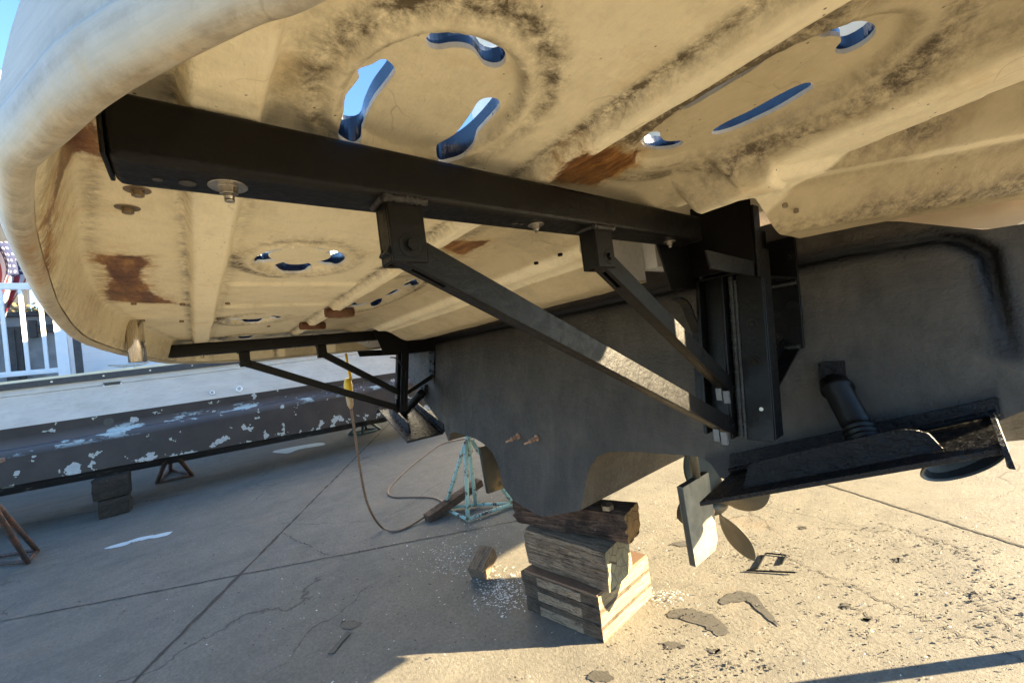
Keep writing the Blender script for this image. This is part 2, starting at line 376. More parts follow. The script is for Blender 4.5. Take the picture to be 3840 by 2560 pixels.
def empty(name, loc):
    o = bpy.data.objects.new(name, None); COL.objects.link(o); o.location = tuple(loc); o.empty_display_size = .2
    ROOTLOC[o.name] = tuple(loc); return o
def add_attr(o, name, vals):
    a = o.data.attributes.new(name, 'FLOAT', 'POINT'); a.data.foreach_set('value', np.asarray(vals, np.float32))
def coords(o):
    a = np.empty(len(o.data.vertices)*3, np.float32); o.data.vertices.foreach_get('co', a); a = a.reshape(-1, 3).astype(float)
    return a + np.array(ROOTLOC.get(o.name, (0, 0, 0)))
def smoothstep(a, b, x): t = np.clip((x-a)/(b-a), 0, 1); return t*t*(3-2*t)
def poly_sdf(px, py, poly):      # positive outside
    poly = np.asarray(poly, float)[:, :2]; d = np.full(px.shape, 1e9); inside = np.zeros(px.shape, bool)
    n = len(poly)
    for i in range(n):
        a = poly[i]; b = poly[(i+1) % n]; e = b-a
        wx = px-a[0]; wy = py-a[1]
        t = np.clip((wx*e[0]+wy*e[1])/(e@e+1e-12), 0, 1)
        d = np.minimum(d, (wx-e[0]*t)**2 + (wy-e[1]*t)**2)
        c = ((a[1] > py) != (b[1] > py))
        with np.errstate(divide='ignore', invalid='ignore'):
            xi = (b[0]-a[0])*(py-a[1])/(b[1]-a[1]+1e-15)+a[0]
        inside ^= c & (px < xi)
    return np.sqrt(d)*np.where(inside, -1, 1)
def catmull(pts, per=6, closed=True):
    pts = np.asarray(pts, float); n = len(pts); out = []
    rng = range(n) if closed else range(n-1)
    for i in rng:
        g = (lambda k: pts[k % n]) if closed else (lambda k: pts[min(max(k, 0), n-1)])
        p0, p1, p2, p3 = g(i-1), g(i), g(i+1), g(i+2)
        for k in range(per):
            t = k/per
            out.append(.5*(2*p1+(p2-p0)*t+(2*p0-5*p1+4*p2-p3)*t*t+(3*p1-p0-3*p2+p3)*t**3))
    if not closed: out.append(pts[-1])
    return np.array(out)
def clipgrid(xs, ys, sdf):       # keep where sdf<0, marching-squares clipped; returns 2-D verts, faces, boundary edges
    X, Y = np.meshgrid(xs, ys, indexing='ij'); S = sdf(X, Y)
    nx, ny = X.shape; idx = -np.ones(X.shape, int); verts = []; faces = []; bed = []
    keep = S < 0
    ids = np.argwhere(keep); idx[keep] = np.arange(len(ids))
    verts = [(X[i, j], Y[i, j]) for i, j in ids]
    cnt = keep[:-1, :-1].astype(int)+keep[1:, :-1]+keep[:-1, 1:]+keep[1:, 1:]
    full = np.argwhere(cnt == 4)
    for i, j in full: faces.append((idx[i, j], idx[i+1, j], idx[i+1, j+1], idx[i, j+1]))
    ec = {}
    def cross(a, b):
        k = (a, b) if a < b else (b, a)
        if k not in ec:
            sa, sb = S[a], S[b]; t = sa/(sa-sb); t = min(max(t, .02), .98)
            ec[k] = len(verts); verts.append((X[a]+(X[b]-X[a])*t, Y[a]+(Y[b]-Y[a])*t))
        return ec[k]
    for i, j in np.argwhere((cnt > 0) & (cnt < 4)):
        cs = [(i, j), (i+1, j), (i+1, j+1), (i, j+1)]; poly = []; cut = []
        for k in range(4):
            a = cs[k]; b = cs[(k+1) % 4]
            if keep[a]: poly.append(idx[a])
            if keep[a] != keep[b]:
                c = cross(a, b); poly.append(c); cut.append((c, keep[a]))
        if len(poly) >= 3: faces.append(tuple(poly))
        # boundary edge runs from an exit to the next entry
        if len(cut) == 2:
            bed.append((cut[0][0], cut[1][0]))
        elif len(cut) == 4:
            o = 0 if cut[0][1] else 1
            bed.append((cut[o][0], cut[(o+1) % 4][0])); bed.append((cut[(o+2) % 4][0], cut[(o+3) % 4][0]))
    return np.array(verts), faces, bed

# ------------------------------------------------------------------ light, sky, camera
w = bpy.data.worlds.new('World'); SC.world = w; w.use_nodes = True
SUN_D = V(.69, .724, 0); SUN_D /= np.linalg.norm(SUN_D); ELEV = math.atan(1/3.65)
SUN_D = V(*(SUN_D[:2]*math.cos(ELEV)), math.sin(ELEV))
sk = w.node_tree.nodes.new('ShaderNodeTexSky'); sk.sky_type = 'NISHITA'; sk.sun_disc = False
sk.sun_elevation = ELEV; sk.sun_rotation = math.atan2(.69, .724); sk.air_density = 1.0; sk.dust_density = 0; sk.ozone_density = 4.5
bg = w.node_tree.nodes['Background']; w.node_tree.links.new(sk.outputs[0], bg.inputs[0]); bg.inputs[1].default_value = .06
ld = bpy.data.lights.new('sun', 'SUN'); ld.energy = 5.0; ld.angle = math.radians(.5); ld.color = (1, .80, .50)
lo = bpy.data.objects.new('sun', ld); COL.objects.link(lo)
import mathutils
lo.rotation_euler = mathutils.Vector(SUN_D).to_track_quat('Z', 'Y').to_euler()
cd = bpy.data.cameras.new('camera'); cam = bpy.data.objects.new('camera', cd); COL.objects.link(cam)
cd.sensor_width = 36; cd.lens = 36*FPX/3840; cd.clip_start = .02; cd.clip_end = 2000
mw = mathutils.Matrix(((CR[0], CU[0], -CF[0], CAM[0]), (CR[1], CU[1], -CF[1], CAM[1]), (CR[2], CU[2], -CF[2], CAM[2]), (0, 0, 0, 1)))
cam.matrix_world = mw; SC.camera = cam
SC.view_settings.view_transform = 'Standard'; SC.view_settings.look = 'None'
SC.view_settings.exposure = 3.4; SC.view_settings.gamma = 1
SC.cycles.use_denoising = True; SC.cycles.max_bounces = 8; SC.cycles.diffuse_bounces = 5
try: SC.cycles.denoiser = 'OPENIMAGEDENOISE'
except Exception: pass

# ------------------------------------------------------------------ yard ground
def jagged(a, b, n, amp, wid, wj):
    a = np.array(a, float)[:2]; b = np.array(b, float)[:2]; t = (b-a)/np.linalg.norm(b-a); nn = V(-t[1], t[0]); L = []; Rr = []
    for i in range(n+1):
        p = a+(b-a)*i/n + nn*RNG.normal(0, amp); ww = wid*(1+RNG.uniform(-wj, wj))/2
        L.append(p+nn*ww); Rr.append(p-nn*ww)
    return L, Rr
def strip(mb, a, b, n, amp, wid, wj, z, m):
    L, Rr = jagged(a, b, n, amp, wid, wj); k = n+1
    mb.add([(*p, z) for p in L]+[(*p, z) for p in Rr], [(i, k+i, k+i+1, i+1) for i in range(n)], m)
g = MB(); g.add([(-450, -450, 0), (450, -450, 0), (450, 450, 0), (-450, 450, 0)], [(0, 1, 2, 3)], 0)
def Gp(x, y): return PZ(x, y, 0)[:2]
def ext(p, q, s0, s1): p = np.array(p); q = np.array(q); return p+(q-p)*s0, p+(q-p)*s1
A0, A1 = ext(Gp(500, 2558), Gp(1463, 1584), -.6, 1.9); strip(g, A0, A1, 260, .004, .026, .55, .003, 1)
B0, B1 = ext(Gp(0, 2330), Gp(1928, 1955), -.1, 1.02); strip(g, B0, B1, 120, .0025, .013, .4, .0035, 1)
C0, C1 = ext(Gp(3050, 1800), Gp(3840, 2050), -.05, 1.4); strip(g, C0, C1, 110, .003, .02, .35, .003, 1)
strip(g, Gp(0, 1985), Gp(700, 1850), 80, .012, .022, .5, .003, 1); strip(g, Gp(0, 1935), Gp(560, 1800), 60, .01, .02, .5, .003, 1)
for a, b, n, wd in (((2925, 2080), (3840, 2480), 90, .006), ((3180, 2270), (3300, 2330), 20, .010), ((3300, 1960), (3660, 2070), 40, .007),
                    ((3400, 1990), (3620, 2080), 40, .006), ((3080, 1980), (3350, 1990), 30, .006), ((3600, 2210), (3840, 2390), 50, .008),
                    ((3620, 2200), (3840, 2340), 40, .005), ((3700, 2180), (3840, 2260), 30, .006), ((1050, 1995), (1230, 2080), 30, .006)):
    strip(g, Gp(*a), Gp(*b), n, .012, wd, .8, .003, 1)
def blob(mb, pix, z, m, jit=.004, per=5):
    c = catmull([Gp(*p) for p in pix], per); c = c + RNG.normal(0, jit, c.shape)
    ctr = c.mean(0); n = len(c)
    mb.add([(*p, z) for p in c], [tuple(range(n))], m)
blob(g, [(2505, 2300), (2550, 2282), (2620, 2290), (2680, 2310), (2715, 2345), (2735, 2372), (2700, 2385), (2640, 2350), (2570, 2325), (2515, 2318)], .003, 2, .005)
for iq, quad in enumerate([[(2698, 2250), (2735, 2226), (2790, 2218), (2830, 2232), (2800, 2252), (2740, 2262), (2712, 2266)],
             [(2780, 2226), (2830, 2232), (2880, 2290), (2925, 2345), (2905, 2340), (2850, 2295), (2800, 2250)]]):
    blob(g, quad, .003+.0008*iq, 2, .004)
blob(g, [(2200, 2540), (2225, 2520), (2260, 2515), (2290, 2530), (2300, 2550), (2250, 2558)], .003, 2, .006)
blob(g, [(1030, 1690), (1190, 1660), (1215, 1668), (1130, 1682), (1075, 1700)], .003, 5, .006)
for _ in range(1):
    for (x, y) in ((455, 2052), (520, 2030), (590, 2012)):
        x += random.uniform(-30, 30); y += random.uniform(-12, 12); q = [(x-55, y+13), (x-10, y-3), (x+50, y-15), (x+30, y-1), (x-8, y+8)]
        blob(g, q, .003+.0006*((x*7)%3), 5, .008, 3)
for (x, y) in ((3010, 1980), (3370, 2100), (3170, 2270), (2640, 2010), (2560, 2040), (1310, 2340), (2680, 2440), (3250, 2320), (2520, 2420)):
    r = random.uniform(15, 45); q = [(x+r*math.cos(a)*random.uniform(.6, 1.2), y+.45*r*math.sin(a)*random.uniform(.5, 1.2)) for a in np.linspace(0, 6.28, 9)[:-1]]
    blob(g, q, .0032, 2, .006)
ground = g.build('ground', [GROUND, JOINT, SMEAR, RUSTMARK, CHIPD, SILVER], auto=False); tag(ground, kind='structure')
g = MB()
g.add([(-3, 6.3, .004), (60, 27.0, .004), (60, 90, .004), (-3, 90, .004)], [(0, 1, 2, 3)], 0)
far_road = g.build('road', [ROADSHADE], auto=False); tag(far_road, kind='structure')
g = MB(); g.add([(-3, 6.2, .008), (60, 26.9, .008), (60, 27.08, .008), (-3, 6.38, .008)], [(0, 1, 2, 3)], 0)
tag(g.build('road_edge_line', [LINEW], auto=False), kind='structure')

# loose paint flakes all over the yard (uncountable)
def flakes(name, spots, mat, label, fs=1.0):
    mb = MB()
    for (cx, cy, sx, sy, n, r0, r1) in spots:
        for _ in range(n):
            px = random.gauss(cx, sx); py = random.gauss(cy, sy)
            if py < 1640 or py > 2600 or px < -50 or px > 3900: continue
            p = Gp(px, py); r = random.uniform(r0, r1)*fs*(.4+.8*random.random()); an = random.gauss(.75, .5); asp = random.uniform(.12, .8)
            k = random.randint(4, 6); q = []
            for i in range(k):
                t = 6.283*i/k + random.uniform(-.4, .4); u = r*random.uniform(.6, 1.1)*math.cos(t); v = r*asp*random.uniform(.6, 1.1)*math.sin(t)
                q.append((p[0]+u*math.cos(an)-v*math.sin(an), p[1]+u*math.sin(an)+v*math.cos(an), .004+random.uniform(0, .006)))
            mb.add(q, [tuple(range(k))], 0)
    o = mb.build(name, mat, auto=False); tag(o, label, 'paint flakes', kind='stuff'); return o
flakes('dark_paint_flakes', [(3200, 2150, 420, 200, 900, .003, .011), (2700, 1980, 260, 130, 420, .003, .012), (2900, 2400, 600, 100, 330, .003, .010),
       (2800, 2080, 170, 40, 170, .004, .013), (3500, 2050, 160, 60, 220, .004, .014), (3700, 2250, 150, 70, 160, .005, .016), (1300, 2200, 420, 170, 260, .003, .012), (700, 2150, 400, 150, 160, .004, .014),
       (2650, 2520, 120, 40, 120, .004, .014), (1750, 2150, 120, 60, 160, .003, .009), (2620, 2310, 60, 30, 50, .003, .009)], CHIPD, 'dark paint flakes scattered over the sunlit concrete', 1.15)
flakes('pale_paint_flakes', [(1880, 2215, 50, 38, 620, .004, .013), (1700, 2090, 70, 35, 420, .003, .011), (1770, 1985, 60, 25, 90, .003, .010), (1300, 2250, 420, 160, 150, .003, .008),
       (2500, 2240, 45, 18, 160, .003, .010), (3150, 2150, 450, 200, 90, .003, .008), (3300, 2420, 300, 60, 16, .005, .012), (2450, 1950, 80, 60, 90, .003, .008), (1830, 1880, 60, 20, 60, .004, .012)], CHIPW, 'white paint flakes and curls around the timber blocks')

# ------------------------------------------------------------------ the boat
XC = -1.79
boat = empty('motor_boat', (XC, 1.45, .66))
tag(boat, 'black bottomed motor boat propped on timber blocks, seen from under its cream swim platform', 'boat')

# --- transom outline in (x, z) of the raked transom plane
def tz(pix): return [(lambda p: (p[0], p[2]))(PT(*q)) for q in pix]
stb = tz([(2034, 1936), (2041, 1935), (2110, 1925), (2178, 1911), (2187, 1865), (2198, 1800), (2212, 1750), (2240, 1712), (2275, 1696), (2330, 1692), (2400, 1694), (2560, 1706), (2630, 1712), (2665, 1738), (2700, 1790), (2735, 1800), (3120, 1722), (3700, 1600), (3770, 1568), (3840, 1540)])
prt = tz([(2008, 1927), (1927, 1878), (1890, 1830), (1878, 1790), (1868, 1745), (1845, 1695), (1812, 1662), (1774, 1640), (1735, 1628), (1701, 1618), (1690, 1623), (1681, 1653), (1663, 1598), (1582, 1489), (1552, 1445)])
pl = prt[-1]
outline = stb + [(.04, stb[-1][1]+.035), (.042, 1.76), (.12, 3.1), (-3.75, 3.05), (-3.62, pl[1]+.12)] + prt[::-1]
bl = [(-4.5, 2.1), (-.40, 2.06), (-.30, 1.86), (-.19, 1.8267), (-.033, 1.75), (.03, 1.745), (.6, 1.73)]
def above(x, z): return np.interp(x, [p[0] for p in bl], [p[1] for p in bl]) - z     # negative above the paint line
gx = lambda x, z: 0
G1 = PT(1570, 1294); G2 = PT(3590, 881); G3 = PT(3700, 950); G4 = PT(3790, 1310)
gpath = np.array([(-3.3, G1[2]-.005), (G1[0], G1[2]), (-.98, 1.763), (-.30, 1.762), (G2[0]-.03, G2[2]), (G2[0]+.01, G2[2]-.02), (G3[0], G3[2]), (G4[0], G4[2])])
def gdist(x, z):
    d = np.full(np.shape(x), 9.); par = np.zeros(np.shape(x))
    for i in range(len(gpath)-1):
        a = gpath[i]; e = gpath[i+1]-a; t = np.clip(((x-a[0])*e[0]+(z-a[1])*e[1])/(e@e), 0, 1)
        q = np.hypot(x-a[0]-e[0]*t, z-a[1]-e[1]*t); m = q < d; d = np.where(m, q, d); par = np.where(m, i+t, par)
    return d, par
def tran_off(x, z):
    d, par = gdist(x, z)
    wd = np.interp(par, [0, 3.5, 4.5, 6, 7], [.010, .010, .017, .022, .006]); dp = np.interp(par, [0, 3.5, 4.5, 6, 7], [.012, .018, .035, .035, .004])
    off = dp*(1-smoothstep(.25, 1.0, d/wd))
    # outside of the pressed panel stands slightly forward
    off = off + .004*np.sin(x*9)*np.sin(z*11+1)*.5
    return off
hv = MB()
bx = np.concatenate([np.arange(-3.8, -2.9, .02), np.arange(-2.9, .3, .0085)]); bz = np.arange(.6, 1.93, .0085)
v2, fs, _ = clipgrid(bx, bz, lambda x, z: np.maximum(poly_sdf(x, z, outline), -above(x, z)))
offs = tran_off(v2[:, 0], v2[:, 1])
hv.add([(x, TY(z)+o, z) for (x, z), o in zip(v2, offs)], fs, 0, True); nbot = len(v2)
# bottom swept forward from the transom edge; tunnels die out ahead of the propellers
prof = prt[::-1] + stb[1:]; prof = np.array(prof)
def vline(x):
    u = x-XC; return np.where(u > 0, .655+u*.218, .655-u*.33)
steps = [0, .2, .35, .55, .8, 1.4, 2.1, 3.2, 4.6, 6.2, 7.8, 9.0, 10.0]
prev = None; L = len(prof); secs = []
for s in steps:
    f = np.where(prof[:, 0]-XC > 1.02, smoothstep(.15, .85, s), smoothstep(.9, 2.1, s)); nar = 1-.9*smoothstep(6.5, 10.0, s)
    x = XC+(prof[:, 0]-XC)*nar; zb = prof[:, 1]*(1-f)+vline(prof[:, 0])*f
    zb = zb + np.abs(prof[:, 0]-XC)*.010*max(0, s-2.2)
    secs.append([(a, TY(b)+s, b) for a, b in zip(x, zb)])
vs = [p for s in secs for p in s]
hv.add(vs, [(i*L+k, i*L+k+1, (i+1)*L+k+1, (i+1)*L+k) for i in range(len(steps)-1) for k in range(L-1)], 0, False)
hull = hv.build('hull', [BOTTOM], boat, auto=False)
co = coords(hull); dd, par = gdist(co[:, 0], co[:, 2])
gl = (1-smoothstep(.015, .05, dd))*(co[:, 1]-TY(co[:, 2]) < .06)  # groove's shade is put into the paint colour here, along with gloss
gl = np.maximum(gl, smoothstep(-.30, -.24, (co[:, 0]*.335-co[:, 2]+1.40)-.30)*(co[:, 0] > -.8)*(1-smoothstep(.0, .07, co[:, 2]-(1.345+.33*co[:, 0])))*(co[:, 0] < -.045))
add_attr(hull, 'shade_gloss', np.clip(gl, 0, 1))
# topsides and cabin above the paint line
tp = MB()
v2, fs, _ = clipgrid(np.arange(-3.9, .4, .04), np.arange(1.70, 3.2, .02), lambda x, z: np.maximum(poly_sdf(x, z, outline), above(x, z)))
tp.add([(x, TY(z)-.002, z) for x, z in v2], fs, 0)
for side, (x0, x1) in ((1, (.04, .12)), (-1, (-3.62, -3.75))):
    zc0 = (stb[-1][1]+.035) if side > 0 else pl[1]+.12
    r = []
    for s in steps:
        nar = 1-.9*smoothstep(6.5, 10.0, s); zz = zc0 + 1.75*.010*max(0, s-2.2) - (.225 if side > 0 else 0)*min(1, s/.8)
        r.append([(XC+(x0-XC)*nar, TY(zc0)+s, zz), (XC+(x0+.012*side-XC)*nar, TY(1.9)+s, 1.95+.05*s), (XC+(x1+.1*side-XC)*nar, TY(3.0)+s, 3.1+.06*s)])
    tp.add([p for q in r for p in q], [(3*i+k, 3*i+k+1, 3*i+k+4, 3*i+k+3) for i in range(len(steps)-1) for k in range(2)], 0)
tp.add([(-3.75, 1.85, 3.08), (.22, 1.85, 3.08), (.0, 6.5, 3.3), (-3.6, 6.5, 3.3)], [(0, 1, 2, 3)], 0)
tops = tp.build('topsides', [PINKG], boat, auto=False)
cb = MB(); cb.box(-3.45, -.13, 2.6, 9.0, 3.12, 5.0); cb.box(-3.55, -.03, 1.9, 9.2, 5.02, 5.16)
for x in (-3.4, -.25): cb.box(x, x+.07, 1.98, 2.05, 3.1, 5.02)
cb.box(-3.3, -.28, 3.2, 8.2, 5.18, 6.3); cb.box(-3.25, -.33, 3.4, 7.6, 6.32, 8.1); cb.box(-3.4, -.18, 3.0, 8.0, 8.12, 8.3)  # unseen flybridge and hardtop, made tall to shade the ground to port
shading_cabin = cb.build('shading_cabin', [WHITEG], boat, bevel=.02)
for x in (-3.05, -2.15, -1.25):
    m = MB(); m.box(x, x+.75, 2.58, 2.62, 3.55, 4.25); m.build('cabin_window', GLASS, shading_cabin)

# ------------------------------------------------------------------ swim platform
LIPZ = 1.82
lippx = [(1173, 0), (1000, 59), (860, 128), (714, 205), (590, 272), (478, 337), (400, 388), (340, 440), (250, 520), (175, 588), (150, 612), (138, 640), (130, 718), (134, 842), (163, 967), (220, 1139), (278, 1225)]
half = []
for q in lippx:
    z = LIPZ
    for _ in range(4): p = PZ(*q, z); z = LIPZ + tilt(p[0])
    half.append((p[0]-XC, p[1]))
half = half[::-1]                                    # from centre to starboard
half = [(0, half[0][1]-.012)] + half
side = [(1.62, .125), (1.70, .205), (1.78, .32), (1.85, .46), (1.90, .62), (1.935, .85), (1.95, 1.1), (1.96, 1.40)]
lip = half+side
lip = [(half[0][0], half[0][1])] + lip[1:]
front = [(1.96, 1.70), (1.82, 1.56), (1.63, 1.364), (1.455, 1.27), (1.455, 1.0), (1.43, .975), (.965, .975), (.94, 1.0), (.94, 1.36)]
lipx = np.array([(XC-u, y) for u, y in lip[::-1]] + [(XC+u, y) for u, y in lip[1:]])
outl = [tuple(p) for p in lipx] + [(XC+u, y) for u, y in front] + [(XC-u, y) for u, y in front[::-1]]
deckl = [tuple(p) for p in lipx] + [(XC+1.96, 1.64), (XC-1.96, 1.64)]
ZP = 1.937
def slotpoly(pix, ox, oy, s, z):
    return catmull([PZ(ox+x/s, oy+y/s, z)[:2] for x, y in pix], 4)
SL = [slotpoly([(880, 470), (930, 510), (948, 560), (890, 645), (800, 755), (735, 880), (708, 965), (660, 993), (590, 990), (530, 960), (515, 905), (530, 825), (575, 735), (650, 640), (735, 545), (830, 475)], 1000, 0, 1.96, 1.947),
      slotpoly([(1178, 310), (1240, 270), (1340, 256), (1450, 260), (1560, 288), (1650, 325), (1715, 372), (1758, 425), (1762, 485), (1730, 528), (1670, 538), (1600, 515), (1560, 465), (1515, 415), (1440, 392), (1350, 390), (1280, 400), (1210, 388), (1175, 352)], 1000, 0, 1.96, 1.947),
      slotpoly([(1248, 1118), (1255, 1085), (1320, 1045), (1390, 1000), (1450, 935), (1515, 840), (1560, 772), (1625, 745), (1695, 752), (1722, 790), (1700, 840), (1640, 910), (1555, 995), (1460, 1070), (1370, 1120), (1290, 1137)], 1000, 0, 1.96, 1.947),
      slotpoly([(1255, 215), (1300, 193), (1400, 170), (1490, 163), (1550, 183), (1562, 220), (1530, 262), (1470, 302), (1400, 330), (1348, 328), (1345, 300), (1372, 272), (1368, 246), (1320, 236), (1262, 240)], 2200, 0, 1.434, 1.947),
      slotpoly([(293, 772), (312, 744), (350, 730), (392, 728), (402, 755), (432, 772), (510, 770), (515, 788), (470, 810), (390, 818), (318, 805)], 2200, 0, 1.434, 1.947),
      slotpoly([(675, 735), (690, 713), (790, 662), (900, 610), (1050, 535), (1150, 490), (1205, 476), (1222, 492), (1200, 520), (1000, 630), (800, 720), (710, 742)], 2200, 0, 1.434, 1.947),
      slotpoly([(470, 628), (520, 592), (600, 543), (690, 490), (780, 438), (870, 395), (950, 352), (958, 366), (870, 425), (780, 475), (690, 530), (560, 600)], 2200, 0, 1.434, 1.947)]
def arcslot(cx, cy, a, b, ang, span, r=.84, hw=.15):
    o = []; ts = np.linspace(-span, span, 9)
    for t in ts: k = ang+t; rr = r+hw*(1-.35*abs(t/span)**4); o.append((cx+a*rr*math.cos(k), cy+b*rr*math.sin(k)))
    for t in ts[::-1]: k = ang+t; rr = r-hw*(.85-.5*math.cos(t/span*1.5)); o.append((cx+a*rr*math.cos(k), cy+b*rr*math.sin(k)))
    return catmull(o, 2)
ROUND = [(-.4645, .286, .1315, .110), (-1.245, .268, .135, .112), (-2.335, .262, .135, .112), (-3.09, .292, .118, .104)]
for c in ROUND[1:]:
    for a, sp in ((0, .50), (math.pi/2, .62), (math.pi, .50), (-math.pi/2, .62)): SL.append(arcslot(*c, a, sp*1.08, .79, .235))
_b = np.concatenate(SL[3:7]); _l, _h = _b.min(0), _b.max(0)
LONG = [((_l[0]+_h[0])/2, (_l[1]+_h[1])/2, (_h[0]-_l[0])/2+.030, (_h[1]-_l[1])/2+.014), (-1.79, .69, .345, .088), (-3.34, .69, .185, .074)]
for cx, cy, a, b in LONG[1:]:
    k = 3 if a > .3 else 1
    for sg in (-1, 1):
        for i in range(k):
            c = cx+(i-(k-1)/2)*.205; l = .075 if k > 1 else .10
            SL.append(catmull([(c-l, cy+sg*b*.72), (c-l+.02, cy+sg*b*.9), (c+l-.02, cy+sg*b*.9), (c+l, cy+sg*b*.72), (c+l-.02, cy+sg*b*.58), (c-l+.02, cy+sg*b*.58)], 3))
        SL.append(arcslot(cx, cy, a, b, 0 if sg > 0 else math.pi, .5, .86, .12))
def stadium(x, y, c):                       # normalised distance, 1 on the hatch edge
    cx, cy, a, b = c
    if a < 1.4*b: return np.hypot((x-cx)/a, (y-cy)/b)
    ux = np.abs((x-cx))/a; uy = np.abs(y-cy)/b
    return (ux**2.6+uy**2.0)**.5
LP = lipx
def lipdist(x, y):
    d = np.full(np.shape(x), 9.)
    for i in range(len(LP)-1):
        a = LP[i]; e = LP[i+1]-a; t = np.clip(((x-a[0])*e[0]+(y-a[1])*e[1])/(e@e), 0, 1)
        d = np.minimum(d, np.hypot(x-a[0]-e[0]*t, y-a[1]-e[1]*t))
    return d
def band(y, a, b, f0, f1): return smoothstep(a-f0, a, y)*(1-smoothstep(b, b+f1, y))
def vnoise(x, y, s, seed):
    r = np.random.default_rng(seed); out = 0
    for k in range(5):
        a = r.uniform(0, 6.28); f = s*(1.0+.5*k); out = out+np.sin((x*math.cos(a)+y*math.sin(a))*f+r.uniform(0, 6.28))/(1+.4*k)
    return out/3
def yblock(x):
    u = np.abs(x-XC); return np.where(u > 1.2, .985+.875*np.maximum(u-1.51, -.2), 1.03)
def plat_z(x, y):
    d = lipdist(x, y); u = np.abs(x-XC)
    z = np.full(np.shape(x), ZP)
    z = z - .031*band(y+.003*vnoise(x, y, 9, 3), .024, .084, .012, .016)
    z = z - .023*band(y+.003*vnoise(x, y, 7, 4), .546, .577, .018, .005)
    r3 = .046*band(y+.14*(np.clip(u, 1.2, 2)-1.476), .985, 1.050, .15, .010)
    z = z - r3
    yb = yblock(x); q_ = y-yb; mk_ = np.maximum(1-smoothstep(.94, .98, u), smoothstep(1.415, 1.455, u)); z = np.minimum(z, ZP + .004 - mk_*(.069*smoothstep(-.10, .0, q_) + .082*smoothstep(.026, .20, q_)))
    z = np.minimum(z, ZP+.001-.077*smoothstep(.86, .965, y)*smoothstep(1.30, 1.35, u)*(1-smoothstep(1.50, 1.54, u)))
    z = np.minimum(z, ZP-.0295*smoothstep(.86, .94, y)*smoothstep(.86, .92, u)*(1-smoothstep(1.5, 1.54, u)))
    bm_ = (1-smoothstep(.050, .075, np.abs(u-1.2225)))*smoothstep(-.06, -.03, y); z = np.where(bm_ > 0, np.maximum(z, z*(1-bm_)+bm_*1.9075), z)
    # two shallow longitudinal swages toward the middle of the platform
    z = z - .010*band(np.abs(u-.20), -.1, .05, .03, .03)*band(y, .12, .50, .03, .03)
    for c in ROUND+LONG:
        s = stadium(x, y, c); z = z + .014*(1-smoothstep(.985, 1.03, s)) - (.003 if c is LONG[0] else .007)*np.exp(-((s-1.13)/.09)**2) - .004*np.exp(-((s-1.42)/.1)**2)
    z = LIPZ + (z-LIPZ)*smoothstep(-.004, .042, d)
    return z + tilt(x) + .0011*vnoise(x, y, 38, 5) + .0016*vnoise(x, y, 13, 6)
def insl(x, y):
    s = np.full(np.shape(x), -9.)
    for pgn in SL:
        lo = pgn.min(0)-.03; hi = pgn.max(0)+.03
        m = (x > lo[0]) & (x < hi[0]) & (y > lo[1]) & (y < hi[1])
        if m.any(): s[m] = np.maximum(s[m], -poly_sdf(x[m], y[m], pgn))
    return s
# a jagged break-out beside the aft slot of the nearest hatch
brk = catmull([PZ(1000+x/1.96, y/1.96, 1.947)[:2] for x, y in ((700, 600), (665, 560), (690, 535), (740, 520), (800, 500), (830, 480), (850, 520), (800, 560), (750, 590))], 2)
SL.append(brk)
PXS = np.concatenate([np.arange(-3.80, -1.7, .011), np.arange(-1.7, -1.0, .006), np.arange(-1.0, .22, .0045)])
PYS = np.concatenate([np.arange(-.33, .82, .0047), np.arange(.82, 1.75, .0085)])
v2, fs, bed = clipgrid(PXS, PYS, lambda x, y: np.maximum(poly_sdf(x, y, outl), insl(x, y)))
zz = plat_z(v2[:, 0], v2[:, 1]); pm = MB()
pm.add([(a, b, c) for (a, b), c in zip(v2, zz)], fs, 0, True); npl = len(v2)
# cut edges: navy gelcoat inside the slots, raw laminate elsewhere
topz = lambda x: 1.977 + tilt(x)
eb = np.array(bed); mid = (v2[eb[:, 0]]+v2[eb[:, 1]])/2
dl = lipdist(mid[:, 0], mid[:, 1]); isl = insl(mid[:, 0], mid[:, 1]) > -.01
for (a, b), l, s in zip(bed, dl, isl):
    if l < .006 and not s: continue
    p, q = v2[a], v2[b]; h = 0 if not s else 1
    zt = (lambda x: topz(x))
    # rounded arris, then the wall
    pm.add([(*p, zz[a]), (*q, zz[b]), (*q, zz[b]+.007), (*p, zz[a]+.007)], [(0, 1, 2, 3)], 0)
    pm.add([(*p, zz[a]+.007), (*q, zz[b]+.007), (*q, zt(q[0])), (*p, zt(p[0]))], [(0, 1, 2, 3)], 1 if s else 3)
# deck sheet on top
v3, f3, _ = clipgrid(np.concatenate([np.arange(-3.80, -1.0, .03), np.arange(-1.0, .22, .008)]), np.concatenate([np.arange(-.33, .82, .008), np.arange(.82, 1.75, .03)]), lambda x, y: np.maximum(poly_sdf(x, y, deckl), insl(x, y)))
pm.add([(a, b, topz(a)) for a, b in v3], f3, 0)
